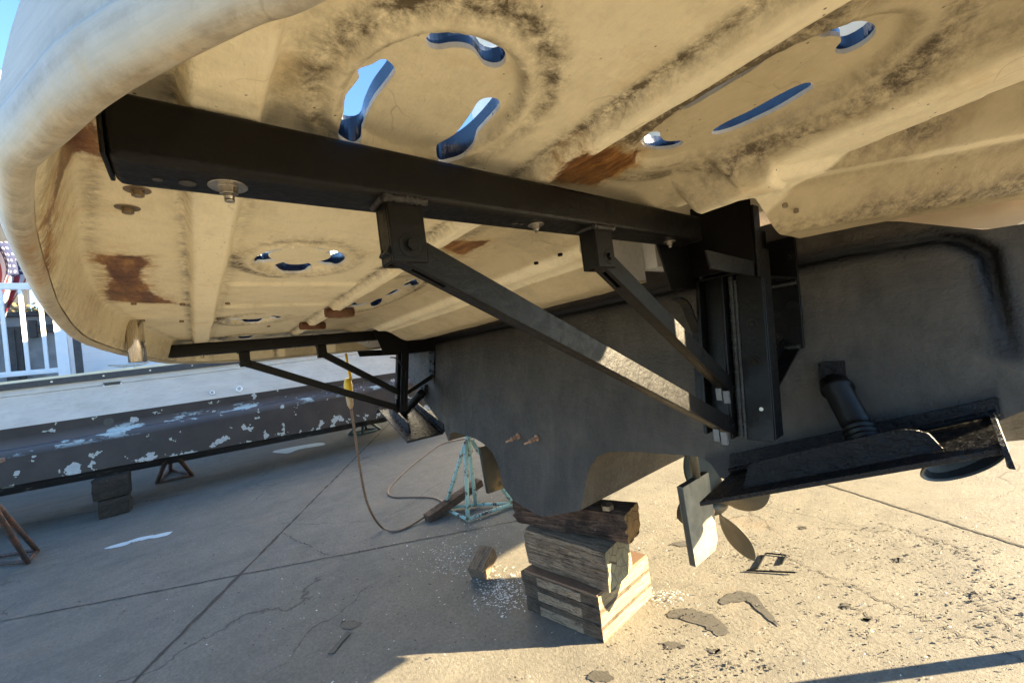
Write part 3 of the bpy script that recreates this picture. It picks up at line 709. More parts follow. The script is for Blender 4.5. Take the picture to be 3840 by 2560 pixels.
# rolled rim swept along the lip
rp = [(0, .0), (.003, -.007), (.009, -.012), (.016, -.012), (.022, -.006), (.0265, .003), (.0285, .012), (.0285, .021), (.0275, .0255), (.0225, .0275), (.0215, .0315), (.0205, .05), (.015, .085), (.008, .12), (.001, .15), (-.005, .18), (-.014, .195), (-.05, .20)]
rl = catmull(lipx, 5, closed=False); k = len(rl); tan = np.gradient(rl, axis=0); tan /= np.linalg.norm(tan, axis=1)[:, None]
nrm = np.stack([tan[:, 1], -tan[:, 0]], 1)
for _ in range(3): nrm[1:-1] = (nrm[:-2]+nrm[1:-1]*2+nrm[2:])/4
nrm /= np.linalg.norm(nrm, axis=1)[:, None]
rv = []; n = len(rp)
for i in range(k):
    for o, h in rp:
        q = rl[i]+nrm[i]*o; rv.append((q[0], q[1], LIPZ+tilt(q[0])+h+.0009*math.sin(q[0]*31+h*40)))
pm.add(rv, [(i*n+j, i*n+j+1, (i+1)*n+j+1, (i+1)*n+j) for i in range(k-1) for j in range(n-1)], 2, True)
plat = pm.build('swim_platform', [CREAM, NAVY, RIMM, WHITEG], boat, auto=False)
co = coords(plat); X, Y = co[:, 0], co[:, 1]
d = lipdist(X, Y)
dirt = 1.0*np.exp(-((Y-.590+.0*X)/.012)**2)*0 + .95*np.exp(-((Y-.520)/.016)**2) + .7*np.exp(-((Y-.010)/.012)**2)+.35*np.exp(-((Y-.108)/.014)**2)
dirt += .5*np.exp(-((Y+.14*(np.clip(np.abs(X-XC), 1.2, 2)-1.476)-.90)/.035)**2)*(X > -.5) + 1.0*np.exp(-((Y+.14*(np.clip(np.abs(X-XC), 1.2, 2)-1.476)-1.068)/.016)**2)*(X > -.33)*(Y < yblock(X)+.0) + 1.0*np.exp(-((Y-yblock(X)-.165)/.045)**2)*(X > -.34) + .45*band(Y+.14*(np.clip(np.abs(X-XC), 1.2, 2)-1.476), 1.058, 1.16, .004, .04)*(X > -.33)*(Y < yblock(X)+.0) + .35*np.exp(-((Y-yblock(X)-.05)/.02)**2)*(X > -.34)
dirt += .3*np.exp(-((Y-1.32)/.05)**2)*(X < -.8)*(X > -2.8)
dirt += .45*np.exp(-(d/.02)**2)*(np.abs(X-XC) < 1.3) + .4*np.exp(-((d-.055)/.012)**2)
for c in ROUND+LONG:
    s = stadium(X, Y, c); aft = .45+.55*smoothstep(.3, -.6, (Y-c[1])/c[3]) + .3*smoothstep(.2, .8, (X-c[0])/c[2])
    if c in LONG: aft = .45+.5*smoothstep(-.3, .5, (Y-c[1])/c[3])
    dirt += aft*np.exp(-((s-1.36)/.17)**2)*.95 + .5*np.exp(-((s-1.06)/.04)**2)
dirt += .10*(vnoise(X, Y, 6, 11) > .3)
rs_ = np.zeros(len(X)); rh_ = np.zeros(len(X)); nr_ = k*n; arc = np.concatenate([[0], np.cumsum(np.linalg.norm(np.diff(rl, axis=0), axis=1))]); rs_[-nr_:] = np.repeat(arc, n); rh_[-nr_:] = np.tile(np.concatenate([[0], np.cumsum(np.hypot(*np.diff(np.array(rp), axis=0).T))]), k)
add_attr(plat, 'rs', rs_); add_attr(plat, 'rh', rh_); hh = np.tile(np.array([h for o, h in rp]), k)
dirt[-nr_:] = .9*np.exp(-((hh-.029)/.003)**2)+.5*np.exp(-((hh+.011)/.004)**2)+.35*np.exp(-((hh-.01)/.006)**2)
grime_shade = .22+.55*smoothstep(.585, .60, Y)+.55*smoothstep(.0, .05, Y-yblock(X)-.04)*(np.abs(X-XC) > 1.4)+.6*band(Y+.14*(np.clip(np.abs(X-XC), 1.2, 2)-1.476), 1.056, 1.17, .006, .05)*(X > -.33)-.55*smoothstep(.03, .10, yblock(X)+.06-Y)*(Y > .9)*0-.5*band(Y, .015, .095, .02, .02)-.5*band(Y, .54, .58, .012, .006)-.9*band(Y+.14*(np.clip(np.abs(X-XC), 1.2, 2)-1.476), .965, 1.052, .04, .006)  # recess grime, plus shade of valley and block slope put into the colour
grime_shade -= .8*band(Y-yblock(X), .0, .03, .012, .012)*(np.abs(X-XC) > 1.45)  # ledge lightened in colour for ground light on its down-facing strip
dirt += .8*band(Y, .590, .625, .004, .05)*(X > -1.2)
grime_shade[-nr_:] = .12; add_attr(plat, 'grime_shade', np.clip(grime_shade, 0, 1)); add_attr(plat, 'dirt', np.clip(dirt, 0, 1))
pats = []
for pix, ox, oy, s in ([((800, 600), (1250, 610), (1262, 680), (1195, 720), (1205, 800), (1290, 900), (1480, 985), (1150, 975), (900, 960), (880, 880), (905, 800), (880, 690), (760, 650)), 0, 700, 2.24],
                       [((300, 260), (480, 20), (640, -80), (820, -60), (1000, 20), (1190, 62), (1090, 115), (760, 290)), 1900, 600, 2.24],
                       [((1680, 490), (2120, 490), (1870, 610), (1720, 560)), 900, 700, 2.24],
                       [((430, 1150), (650, 1030), (800, 1080), (920, 1480), (750, 1390), (400, 1390), (300, 1330)), 0, 0, 2.24],
                       [((325, 1370), (400, 1400), (385, 1560), (370, 1780), (300, 1800), (290, 1600)), 0, 0, 2.24],
                       [((700, 1075), (950, 1060), (955, 1085), (720, 1095)), 900, 700, 2.24]):
    pats.append(np.array([PZ(ox+x/s, oy+y/s, ZP-.02)[:2] for x, y in pix]))
pats.append(np.array([(-3.30, 1.14), (-3.20, 1.14), (-3.20, 1.31), (-3.30, 1.31)]))
pd = np.full(X.shape, -1.)
for q in pats: pd = np.maximum(pd, -poly_sdf(X, Y, q))
add_attr(plat, 'patch', np.where(co[:, 2] > 1.972, 0, .5+np.clip(pd, -.25, .25)))

# ------------------------------------------------------------------ hardware helpers
def frame(ax):
    ax = np.array(ax, float)/np.linalg.norm(ax); a = V(0, 0, 1) if abs(ax[2]) < .9 else V(1, 0, 0)
    u = np.cross(ax, a); u /= np.linalg.norm(u); return u, np.cross(ax, u), ax
def disc(mb, c, ax, r, h, seg=24, m=0, rot=0):
    u, v, a = frame(ax); c = np.array(c, float)
    q = [c+r*(math.cos(rot+6.28318*i/seg)*u+math.sin(rot+6.28318*i/seg)*v) for i in range(seg)]
    mb.prism(q, a*h, m)
def bolt(parent, c, ax, r, mats, wash=True, nut=.8, thread=.9, name='bolt', rot=.3):
    mb = MB(); c = np.array(c, float); ax = np.array(ax, float)/np.linalg.norm(ax); z = 0
    if wash: disc(mb, c, ax, r*2.05, r*.16, 28); z += r*.16; disc(mb, c+ax*z, ax, r*1.05, r*.12, 20); z += r*.12
    disc(mb, c+ax*z, ax, r*.98, r*nut, 6, rot=rot); z += r*nut
    if thread:
        nn = max(3, int(thread*6)); 
        for i in range(nn):
            mb.tube([c+ax*(z+r*thread*i/nn), c+ax*(z+r*thread*(i+.5)/nn), c+ax*(z+r*thread*(i+1)/nn)], [r*.48, r*.56, r*.48], 14)
    return mb.build(name, mats, parent, bevel=r*.05, seg=1)
def weld(parent, pts, r, name='weld_bead'):
    pts = np.array(pts, float); L = np.linalg.norm(np.diff(pts, axis=0), axis=1).sum(); n = max(4, int(L/(r*.55)))
    cs = np.linspace(0, 1, n); cum = np.concatenate([[0], np.cumsum(np.linalg.norm(np.diff(pts, axis=0), axis=1))]); cum /= cum[-1]
    path = np.stack([np.interp(cs, cum, pts[:, i]) for i in range(3)], 1); rad = [r*(1 if i % 2 else .72)*random.uniform(.85, 1.15) for i in range(n)]
    mb = MB(); mb.tube(path, rad, 8); return mb.build(name, WELD, parent)

# ------------------------------------------------------------------ platform support brackets
def mirror_pt(p): p = np.array(p, float); q = p.copy(); q[0] = 2*XC-p[0]; q[2] = p[2]+TILT*(q[0]-p[0]); return q
m_clev = m_simple('scratched_grey_steel', (.10, .10, .10), (.16, .16, .16), 40, .5, .3, .2, 120)
def bracket(near):
    F = (lambda p: np.array(p, float)) if near else mirror_pt
    def B(mb, x0, x1, y0, y1, z0, z1, m=0): return mb.hexa([F(p) for p in ((x0, y0, z0), (x1, y0, z0), (x1, y1, z0), (x0, y1, z0), (x0, y0, z1), (x1, y0, z1), (x1, y1, z1), (x0, y1, z1))], m)
    yend = -.047 if near else -.118
    mb = MB(); B(mb, -.604, -.530, yend, 1.16, 1.836, 1.9065)
    beam = mb.build('platform_bracket', BLK, boat, bevel=.010, seg=3)
    mb = MB(); B(mb, -.601, -.533, yend-.005, yend-.0003, 1.839, 1.9035); mb.build('end_cap', BLK, beam, bevel=.004)
    for yb, r in (((.052), .0098), (.548, .0080), (1.04, .0082)):
        bolt(beam, F((-.566, yb, 1.836)), (0, 0, -1), r, STEEL, rot=yb*3)
    for yb, r in ((.014, .0080), (-.012, .0045), (.50, .006), (.515, .004)):       # empty holes
        m = MB(); disc(m, F((-.572, yb, 1.8357)), (0, 0, -1), r, .0006, 18); m.build('bolt_hole', RUDEDGE, beam)
    def hanger(y0, y1, zb, pv, r, both):
        m = MB(); t = .007
        B(m, -.540, -.533, y0, y1, zb, 1.8352); B(m, -.578, -.572, y0, y1, zb, 1.8352); B(m, -.5725, -.5395, y0, y0+t, zb+.002, 1.8345)
        h = m.build('hanger', BLK, beam, bevel=.0015, seg=1)
        weld(h, [F(p) for p in ((-.531, y0-.006, 1.834), (-.531, y1+.006, 1.834))], .0065)
        weld(h, [F(p) for p in ((-.578, y0-.004, 1.835), (-.535, y0-.004, 1.835))], .0055)
        bolt(h, F((-.5335, pv[0], pv[1])), (1, 0, 0) if near else (-1, 0, 0), r, BLK, thread=0, nut=.6)
        bolt(h, F((-.5785, pv[0], pv[1])), (-1, 0, 0) if near else (1, 0, 0), r*.8, BLK, wash=False, thread=.6, nut=.9)
        return h
    hanger(.233, .288, 1.744, (.262, 1.768), .0090, True)
    hanger(.684, .742, 1.748, (.722, 1.772), .0082, True)
    def brace(p, q, sz):
        p = np.array(p, float); q = np.array(q, float); t = (q-p)/np.linalg.norm(q-p); upv = np.cross(V(1, 0, 0), t)
        if upv[2] < 0: upv = -upv
        m = MB(); a = p-t*.028; b = q; hw = sz/2; hh_ = hw; hw = .0165
        for (w0, w1, h0, h1) in ((-hw, -hw+.006, -hh_, hh_), (hw-.006, hw, -hh_, hh_), (-hw+.006, hw-.006, hh_-.006, hh_-.0002)):
            cs = []
            for hh in (h0, h1):
                for e, x in ((a, w0), (a, w1), (b, w1), (b, w0)): cs.append(F(e+V(x, 0, 0)+upv*hh))
            m.hexa(cs)
        # lower flange with its long slot near the top end
        Ls = np.linalg.norm(b-a)
        for s0, s1, w0, w1 in ((.0, .045, -hw+.006, hw-.006), (.105, Ls-.035, -hw+.006, hw-.006), (.045, .105, -hw+.006, -.005), (.045, .105, .005, hw-.006)):
            cs = []
            for hh in (-hh_+.0002, -hh_+.006):
                for e, x in ((s0, w0), (s0, w1), (s1, w1), (s1, w0)): cs.append(F(a+t*e+V(x, 0, 0)+upv*hh))
            m.hexa(cs)
        o = m.build('brace', BLK, beam, bevel=.0014, seg=1)
        bolt(o, F(q-t*.02+V(hw, 0, 0)), (1, 0, 0) if near else (-1, 0, 0), .0085, BLK, thread=0, nut=.5)
        # bright galvanised tabs of the lower clevis
        m = MB()
        for dx, dz in ((-.010, -.006), (.010, -.014)):
            c = q-t*.045-upv*(hh_+.002); B2 = [F(c+V(dx-.008, -.012, dz-.020)), F(c+V(dx+.008, -.012, dz-.020)), F(c+V(dx+.008, -.004, dz-.020)), F(c+V(dx-.008, -.004, dz-.020)), F(c+V(dx-.008, -.012, dz+.016)), F(c+V(dx+.008, -.012, dz+.016)), F(c+V(dx+.008, -.004, dz+.016)), F(c+V(dx-.008, -.004, dz+.016))]
            m.hexa(B2)
        m.build('clevis_tab', m_clev, beam)
        return o
    brace((-.556, .262, 1.766), (-.556, 1.215, 1.292), .046)
    brace((-.556, .722, 1.770), (-.556, 1.262, 1.392), .043)
    # raked post: T of a channel and a wide flange, bolted and welded
    def R(mb, x0, x1, s0, s1, z0, z1, m=0):
        return mb.hexa([F((x, TY(z, s), z)) for z in (z0, z1) for x, s in ((x0, s0), (x1, s0), (x1, s1), (x0, s1))], m)
    m = MB(); R(m, -.512, -.442, .320, .312, 1.258, 1.735); R(m, -.447, -.440, .312, .255, 1.262, 1.80); R(m, -.512, -.4475, .3115, .306, 1.735, 1.80)
    R(m, -.625, -.6135, .345, .285, 1.27, 1.74); R(m, -.6135, -.513, .305, .296, 1.27, 1.74); R(m, -.5475, -.540, .345, .3055, 1.262, 1.74)
    post = m.build('post', BLK, beam, bevel=.0016, seg=1)
    weld(post, [F((-.5265, TY(z, .318), z)) for z in np.linspace(1.26, 1.735, 8)], .0105)
    weld(post, [F((-.5145, TY(z, .322), z)) for z in np.linspace(1.26, 1.72, 8)], .0055)
    for z in (1.585, 1.475): bolt(post, F((-.476, TY(z, .3205), z)), (0, -1, -.1), .0082, BLK, thread=0, nut=.35)
    m = MB(); disc(m, F((-.468, TY(1.345, .3205), 1.345)), (0, -1, .16), .0055, .002, 16); m.build('drilled_hole', STEEL, post)
    m = MB()                                              # cheek plate joining the beam end to the post and its bottom channel
    pl_ = [(1.085, 1.907), (1.335, 1.925), (1.30, 1.712), (1.115, 1.735)]
    if near: m.prism([F((-.4395, y, z)) for y, z in [(1.335, 1.925), (1.305, 1.715), (1.262, 1.715), (1.29, 1.925)]], (-.006, 0, 0))
    m.prism([F((-.626, y, z)) for y, z in [(1.06, 1.905), (1.33, 1.925), (1.30, 1.715), (1.12, 1.715), (1.10, 1.79)]], (-.006 if near else .006, 0, 0))
    R(m, -.620, -.4475, .345, .300, 1.7365, 1.7425); R(m, -.618, -.4475, .3055, .299, 1.7425, 1.92)
    m.prism([F(PX(x, y, -.448)) for x, y in ((2648, 935), (2854, 985), (2855, 1041), (2668, 1008))], (-.006 if near else .006, 0, 0))
    if near: R(m, -.625, -.4465, .352, .346, 1.75, 1.99)
    m.build('gusset_plate', BLK, beam, bevel=.0015, seg=1)
    # curved throat of the outer channel
    th = [F((-.640+.03*math.sin(a)*0, 1.165+.07*math.sin(a), 1.690-.055*(1-math.cos(a)))) for a in np.linspace(0, 1.5, 7)] + [F((-.640, TY(z, .318)-.002, z)) for z in (1.58, 1.45, 1.34)]
    m = MB()
    for i in range(len(th)-1): m.obox(th[i], th[i+1]+(th[i+1]-th[i])*.04, .028, .007, (1, 0, 0))
    m.build('channel_flange', BLK, beam)
    # stand-off to the transom: mounting plate, top strap and triangular gusset
    m = MB(); R(m, -.530, -.440, .016, .004, 1.483, 1.86)
    mp = m.build('mounting_plate', BLK, beam, bevel=.0015, seg=1)
    weld(mp, [F((x, TY(1.487, .017), 1.487)) for x in (-.525, -.45)], .010); weld(mp, [F((x, TY(1.70, .02), 1.70)) for x in (-.525, -.445)], .009)
    for x, z in ((-.462, 1.625), (-.462, 1.545), (-.515, 1.60), (-.515, 1.53)): bolt(mp, F((x, TY(z, .017), z)), (0, -1, -.1), .0085, BLK, thread=0, nut=.3)
    bolt(mp, F((-.462, TY(1.79, .017), 1.79)), (0, -1, -.1), .009, BLK, thread=.7)
    m = MB(); R(m, -.530, -.444, .254, .017, 1.712, 1.720); R(m, -.530, -.524, .296, .017, 1.72, 1.90); m.build('stand_off', BLK, beam, bevel=.001, seg=1)
    m = MB()
    m.prism([F((-.500, TY(1.485, .012), 1.485)), F((-.500, TY(1.36, .295), 1.36)), F((-.500, TY(1.395, .295), 1.395)), F((-.500, TY(1.52, .012), 1.52))], (.006, 0, 0))
    m.prism([F((-.512, TY(1.482, .012), 1.482)), F((-.512, TY(1.36, .290), 1.36)), F((-.452, TY(1.36, .290), 1.36)), F((-.452, TY(1.482, .012), 1.482))], (0, .002, .007))
    m.build('gusset', BLK, beam, bevel=.001, seg=1)
    return beam
b1 = bracket(True); b2 = bracket(False)
b1['label'] = 'near black support bracket with two slotted braces'
b2['label'] = 'far black support bracket on the port side'

# through-bolts left in the platform and the flag-pole socket
for i, ((x, y), r, mt) in enumerate((((515, 712), .0085, OLDSTEEL), ((478, 778), .0085, OLDSTEEL), ((501, 1135), .0075, OLDSTEEL), ((684, 1137), .0085, OLDSTEEL), ((853, 1134), .0085, OLDSTEEL), ((681, 1201), .009, OLDSTEEL), ((820, 1192), .009, OLDSTEEL),
        ((1007, 1220), .009, OLDSTEEL), ((2100, 950), .0075, BLK), ((2010, 982), .0075, BLK), ((535, 1198), .008, OLDSTEEL))):
    p = PZ(x, y, 1.92)
    for _ in range(3): p = PZ(x, y, float(plat_z(p[0:1], p[1:2])[0]))
    bolt(plat, p, (0, 0, -1), r, mt, wash=(i < 2), nut=1.0, thread=0, rot=i)
p = PZ(503, 1222, 1.89); tb = MB(); tb.tube([(p[0], p[1], 1.925), (p[0], p[1], 1.742)], .029, 24)
tb.build('pole_socket', TUBE, plat)
for (x, y, x2, y2) in ((1220, 1172, 1325, 1168), (1128, 1222, 1215, 1220)):            # rusty sleeves under the platform
    a = PZ(x, y, 1.885); b = PZ(x2, y2, 1.885); m = MB(); m.tube([a, b], .022, 16); m.build('rusty_sleeve', m_stand('rust_sleeve', (.13, .062, .028), (.08, .032, .012), .5), plat)
m = MB(); m.box(-.87, -.80, 1.362, 1.575, 1.832, 1.962)
m.build('white_bearing_block', WHITEG, plat, bevel=.004)

# ------------------------------------------------------------------ running gear
def trim_tab(near):
    F = (lambda p: np.array(p, float)) if near else mirror_pt
    a_in = V(-.700, TY(1.05, .01), 1.052); a_out = V(-.055, TY(1.288, .01), 1.288); c_in = V(-.672, 1.20, 1.050); c_out = V(-.038, 1.235, 1.285)
    m = MB(); th = V(0, 0, -.014)
    m.hexa([F(p) for p in (a_in+th, a_out+th, c_out+th, c_in+th, a_in, a_out, c_out, c_in)])
    nseg = 22                                             # turned-down outer edge
    tab = m.build('trim_tab', ROUGHBLK, boat, bevel=.003, seg=2)
    m = MB(); top = []; bot = []
    e = c_out-c_in; L = np.linalg.norm(e)
    for i in range(nseg+1):
        s = .17+.68*i/nseg; p = c_in+e*s; edge = min(i, nseg-i)/nseg*.68*L
        hgt = .066*math.sqrt(max(0, 1-(1-min(edge/(.035 if i < nseg/2 else .10), 1))**2)); bot.append(p+V(0, .062, .000)); top.append(p+V(0, .070, .004+hgt))
    pts = bot+top[::-1]
    m.prism([F(p) for p in pts], (0, .010, 0)); m.build('aft_plate', ROUGHBLK, tab)
    m = MB(); m.hexa([F(p) for p in (V(-.705, TY(1.05, .016), 1.05), V(-.05, TY(1.29, .016), 1.29), V(-.05, TY(1.29, .001), 1.29), V(-.705, TY(1.05, .001), 1.05), V(-.700, TY(1.115, .012), 1.115), V(-.05, TY(1.33, .012), 1.33), V(-.05, TY(1.33, .001), 1.33), V(-.700, TY(1.115, .001), 1.115))])
    m.tube([F((-.70, TY(1.06, .022), 1.062)), F((-.052, TY(1.296, .022), 1.296))], .008, 8)
    m.build('hinge_strip', ROUGHBLK, tab, bevel=.002, seg=1)
    lip_ = [c_out+V(.0, 0, .002), c_out+V(.008, -.03, -.035), c_out+V(.004, .0, -.04), c_out+V(.0, .05, -.01), a_out+V(.0, -.02, .0), a_out+V(-.004, -.03, .012)]
    m.prism([F(p) for p in lip_], (-.008 if near else .008, 0, 0)); m.build('tab_fin', ROUGHBLK, tab)
    # hydraulic actuator with rubber bellows
    p0 = V(-.372, TY(1.385, .03), 1.385); p1 = V(-.258, 1.335, 1.198); t = (p1-p0)
    path = [p0+t*s for s in (0, .05, .12, .13, .17, .18, .60, .62)]; rad = [.022, .037, .037, .042, .042, .036, .035, .028]
    for i in range(5):
        path += [p0+t*(.64+.055*i), p0+t*(.655+.055*i), p0+t*(.675+.055*i), p0+t*(.685+.055*i)]; rad += [.032, .039, .039, .032]
    path += [p0+t*.93, p0+t*1.0]; rad += [.018, .018]
    m = MB(); m.tube([F(p) for p in path], rad, 20); act = m.build('actuator', BLK, tab)
    m = MB(); B_ = [F(p) for p in (p0+V(-.03, -.01, -.01), p0+V(.03, -.01, -.01), p0+V(.03, .03, -.01), p0+V(-.03, .03, -.01), p0+V(-.03, .0, .05), p0+V(.03, .0, .05), p0+V(.03, .04, .05), p0+V(-.03, .04, .05))]
    m.hexa(B_); disc(m, F(p0+V(0, -.012, .025)), (0, -1, 0), .012, .01, 6); m.build('actuator_mount', ROUGHBLK, act)
    return tab
trim_tab(True); trim_tab(False)
# rudders
def rudder(xr, yaw, mat, port):
    m = MB(); hw = .0165
    def q(y, z, w): dx = (y-1.9)*math.tan(yaw); return (xr+dx+w, y, z)
    prof_ = [(1.762, .845), (2.02, .845), (2.02, .50), (1.985, .458), (1.782, .458)]
    n = len(prof_)
    A = [q(y, z, hw) for y, z in prof_]; Bq = [q(y, z, -hw) for y, z in prof_]
    m.add(A, [tuple(range(n))], 0); m.add(Bq, [tuple(range(n))[::-1]], 0); m.add(A+Bq, [(i, (i+1) % n, n+(i+1) % n, n+i) for i in range(n)], 1)
    r = m.build('rudder', [mat, RUDEDGE if not port else mat], boat, bevel=.003, seg=2)
    m = MB(); m.tube([q(1.92, .845, 0), q(1.92, 1.06, 0)], .022, 14); m.build('rudder_stock', BRONZE, r)
    return r
r1 = rudder(-1.075, 0, RUD, False)
r2 = rudder(-2.80, .10, PRUD, True)
co = coords(r2); add_attr(r2, 'rust', (1-smoothstep(.0, .16, np.hypot(co[:, 1]-2.0, (co[:, 2]-.47)*.9))))
# propellers and shafts
def propeller(cx, cy, cz, flip):
    m = MB(); m.tube([(cx, cy-.085, cz+.006), (cx, cy-.06, cz+.004), (cx, cy+.0, cz), (cx, cy+.07, cz-.004), (cx, cy+.1, cz-.006)], [.022, .040, .046, .042, .03], 20)
    hub = m.build('propeller', BRONZE, boat)
    m = MB(); m.tube([(cx, cy+.09, cz-.005), (cx, cy+1.6, cz-.02+.16)], .019, 12); m.build('propeller_shaft', BRONZE, hub)
    m = MB(); disc(m, (cx, cy-.086, cz+.006), (0, -1, 0), .033, .02, 20); disc(m, (cx, cy-.107, cz+.006), (0, -1, 0), .019, .006, 16)
    m.build('shaft_anode', ANODE, hub)
    m = MB(); m.hexa([(cx-.02, cy+.16, cz+.02), (cx+.02, cy+.16, cz+.02), (cx+.02, cy+.28, cz+.02), (cx-.02, cy+.28, cz+.02), (cx-.015, cy+.2, 1.06), (cx+.015, cy+.2, 1.06), (cx+.015, cy+.36, 1.06), (cx-.015, cy+.36, 1.06)]); m.build('shaft_strut', BOTTOM, hub)
    for kb in range(4):
        an = math.radians(-66+90*kb)*flip
        m = MB(); R = .305; nu, nr = 12, 16; vs = []
        for face in (1, -1):
            for i in range(nr+1):
                s = i/nr; r = .035+(R-.035)*s; wdt = (.05+.135*math.sin(math.pi*min(1, .12+.80*s))**.8)*math.sqrt(max(0, 1-max(0, (s-.60)/.40)**2.2)) if s < 1 else .004
                for j in range(nu+1):
                    c = (j/nu-.5)*wdt; pit = math.atan(.26/(2*math.pi*max(r, .05)/1.9)); skew = .08*s*s
                    tx = c*math.cos(pit); ty = -c*math.sin(pit)*flip; aa = an+skew*flip+tx/max(r, .06)
                    th = .007*(1-s*.7)*(1-(2*j/nu-1)**2)+.0008
                    vs.append((cx+r*math.cos(aa), cy+ty+face*th+.03*s, cz+r*math.sin(aa)))
        W = nu+1; H = (nr+1)*W; fsx = []
        for i in range(nr):
            for j in range(nu):
                q = (i*W+j, i*W+j+1, (i+1)*W+j+1, (i+1)*W+j); fsx.append(q); fsx.append(tuple(H+k for k in q[::-1]))
        rim_ = [i*W for i in range(nr+1)]+[nr*W+j for j in range(1, W)]+[i*W+nu for i in range(nr-1, -1, -1)]
        for a, b in zip(rim_[:-1], rim_[1:]): fsx.append((a, b, H+b, H+a))
        m.add(vs, fsx, 0, True); m.build('blade', BRONZE, hub)
    return hub
propeller(-1.12, 2.17, .608, 1); propeller(-2.50, 2.15, .57, -1)
# exhaust scoop beyond the trim tab
m = MB(); seg = 40; rings = []
cx0, cy0, cz0 = -.200, 2.50, .888
for k, (dy, sx, sz, dz) in enumerate(((.0, .112, .050, -.006), (-.014, .120, .058, -.006), (.0, .126, .062, -.006), (.06, .112, .058, .02), (.16, .112, .10, .15), (.55, .11, .10, .22), (1.2, .06, .08, .33))):
    rings.append([(cx0+sx*math.cos(t), cy0+dy+.10*math.cos(t)*(1 if k < 4 else .3), cz0+dz+sz*math.sin(t)+.33*sx*math.cos(t)) for t in np.linspace(0, 6.2832, seg+1)[:-1]])
inner = [[(cx0+.095*math.cos(t), cy0+.2, cz0+.05+.042*math.sin(t)+.028*math.cos(t)) for t in np.linspace(0, 6.2832, seg+1)[:-1]]]
rr = inner+rings
m.add([p for r in rr for p in r], [(i*seg+k, i*seg+(k+1) % seg, (i+1)*seg+(k+1) % seg, (i+1)*seg+k) for i in range(2, len(rr)-1) for k in range(seg)], 0, True)
m.add([p for r in rr[:3] for p in r], [(i*seg+k, i*seg+(k+1) % seg, (i+1)*seg+(k+1) % seg, (i+1)*seg+k) for i in range(1) for k in range(seg)], 1, True)
m.add([p for r in rr[1:3] for p in r], [(k, (k+1) % seg, seg+(k+1) % seg, seg+k) for k in range(seg)], 0, True)
m.add(inner[0], [tuple(range(seg))], 1)
m.build('exhaust_scoop', [m_simple('bare_scoop_casting', (.06, .056, .046), (.10, .094, .078), 14, .5, .2, .2, 70), m_simple('scoop_mouth_shade', (.006, .0055, .0045), (.012, .011, .009), 14, .8)], boat, auto=False)  # mouth lining near black: shade inside the scoop put into its colour
# threaded copper studs through the transom
for x, y in ((1945, 1634), (2015, 1640)):
    p = PT(x, y, .0); m = MB(); m.tube([p, p+V(0, -.10, -.012)], .0055, 10)
    for s in (.028, .05): disc(m, p+V(0, -s, -s*.12), (0, -1, -.12), .0125, .010, 6)
    disc(m, p+V(0, -.002, 0), (0, -1, -.12), .019, .006, 20); m.build('transom_stud', ANODE, boat)
# ------------------------------------------------------------------ cribbing under the keel
def hz(p): return V(p[0], p[1], 0)
def rough_block(name, c, ax, ln, wd, z0, z1, mats, rnd, lab, cat, grp, seed, nx=16, pitch=0, chip=.006):
    """one squared timber with worn arrises: rounded-rectangle rings along its length, split ends"""
    r = np.random.default_rng(seed); ax = np.array(ax, float); ax /= np.linalg.norm(ax); sd = V(-ax[1], ax[0]); h = (z1-z0)
    o = empty(name, (c[0], c[1], z0)) if False else None
    mb = MB(); ring = []
    K = 28
    for i in range(nx+1):
        s = i/nx; row = []
        for k in range(K):
            t = 2*math.pi*(k+.5)/K; cx_, sy_ = math.cos(t), math.sin(t); n = 14.0 if rnd < .02 else 8.0
            den = (abs(cx_)**n+abs(sy_)**n)**(1/n); y = wd/2*cx_/den; z = h/2*sy_/den
            wob = chip*(math.sin(i*.5+k*1.3+seed)+math.sin(i*.27+k*.7))*.30 + r.normal(0, chip*.13)
            f = 1+wob/max(wd, h)*2
            x = -ln/2+ln*s + (r.normal(0, chip*.7) if i in (0, nx) else 0)
            zz = z*f+h/2; zz = min(max(zz, 0), h)
            row.append((x, y*f, zz))
        ring.append(row)
    vs = [p for q in ring for p in q]; mb.add(vs, [(i*K+k, i*K+(k+1) % K, (i+1)*K+(k+1) % K, (i+1)*K+k) for i in range(nx) for k in range(K)], 0)
    mb.add(ring[0], [tuple(range(K))[::-1]], 1); mb.add(ring[-1], [tuple(range(K))], 1)
    ob = mb.build(name, mats); ob.location = (c[0], c[1], z0); ob.rotation_euler = (0, pitch, math.atan2(ax[1], ax[0]))
    tag(ob, lab, cat, grp); return ob
c0 = hz(PZ(2265, 2412, 0)); e1 = V(-.985, -.17, 0); e1 /= np.linalg.norm(e1); e2 = V(-.05, 1, 0); e2 /= np.linalg.norm(e2)
crib = empty('laminated_crib_block', c0); tag(crib, 'laminated plywood cribbing block, lowest in the stack under the keel', 'timber block', 'timber blocks stacked under the keel')
LW, LD = .53, .50
zs = [(.0, .062, 0), (.062, .088, 1), (.088, .150, 0), (.150, .176, 1), (.176, .236, 0), (.236, .252, 2)]
mb_face = MB(); mb_lam = MB(); mb_top = MB(); mb_board = MB()
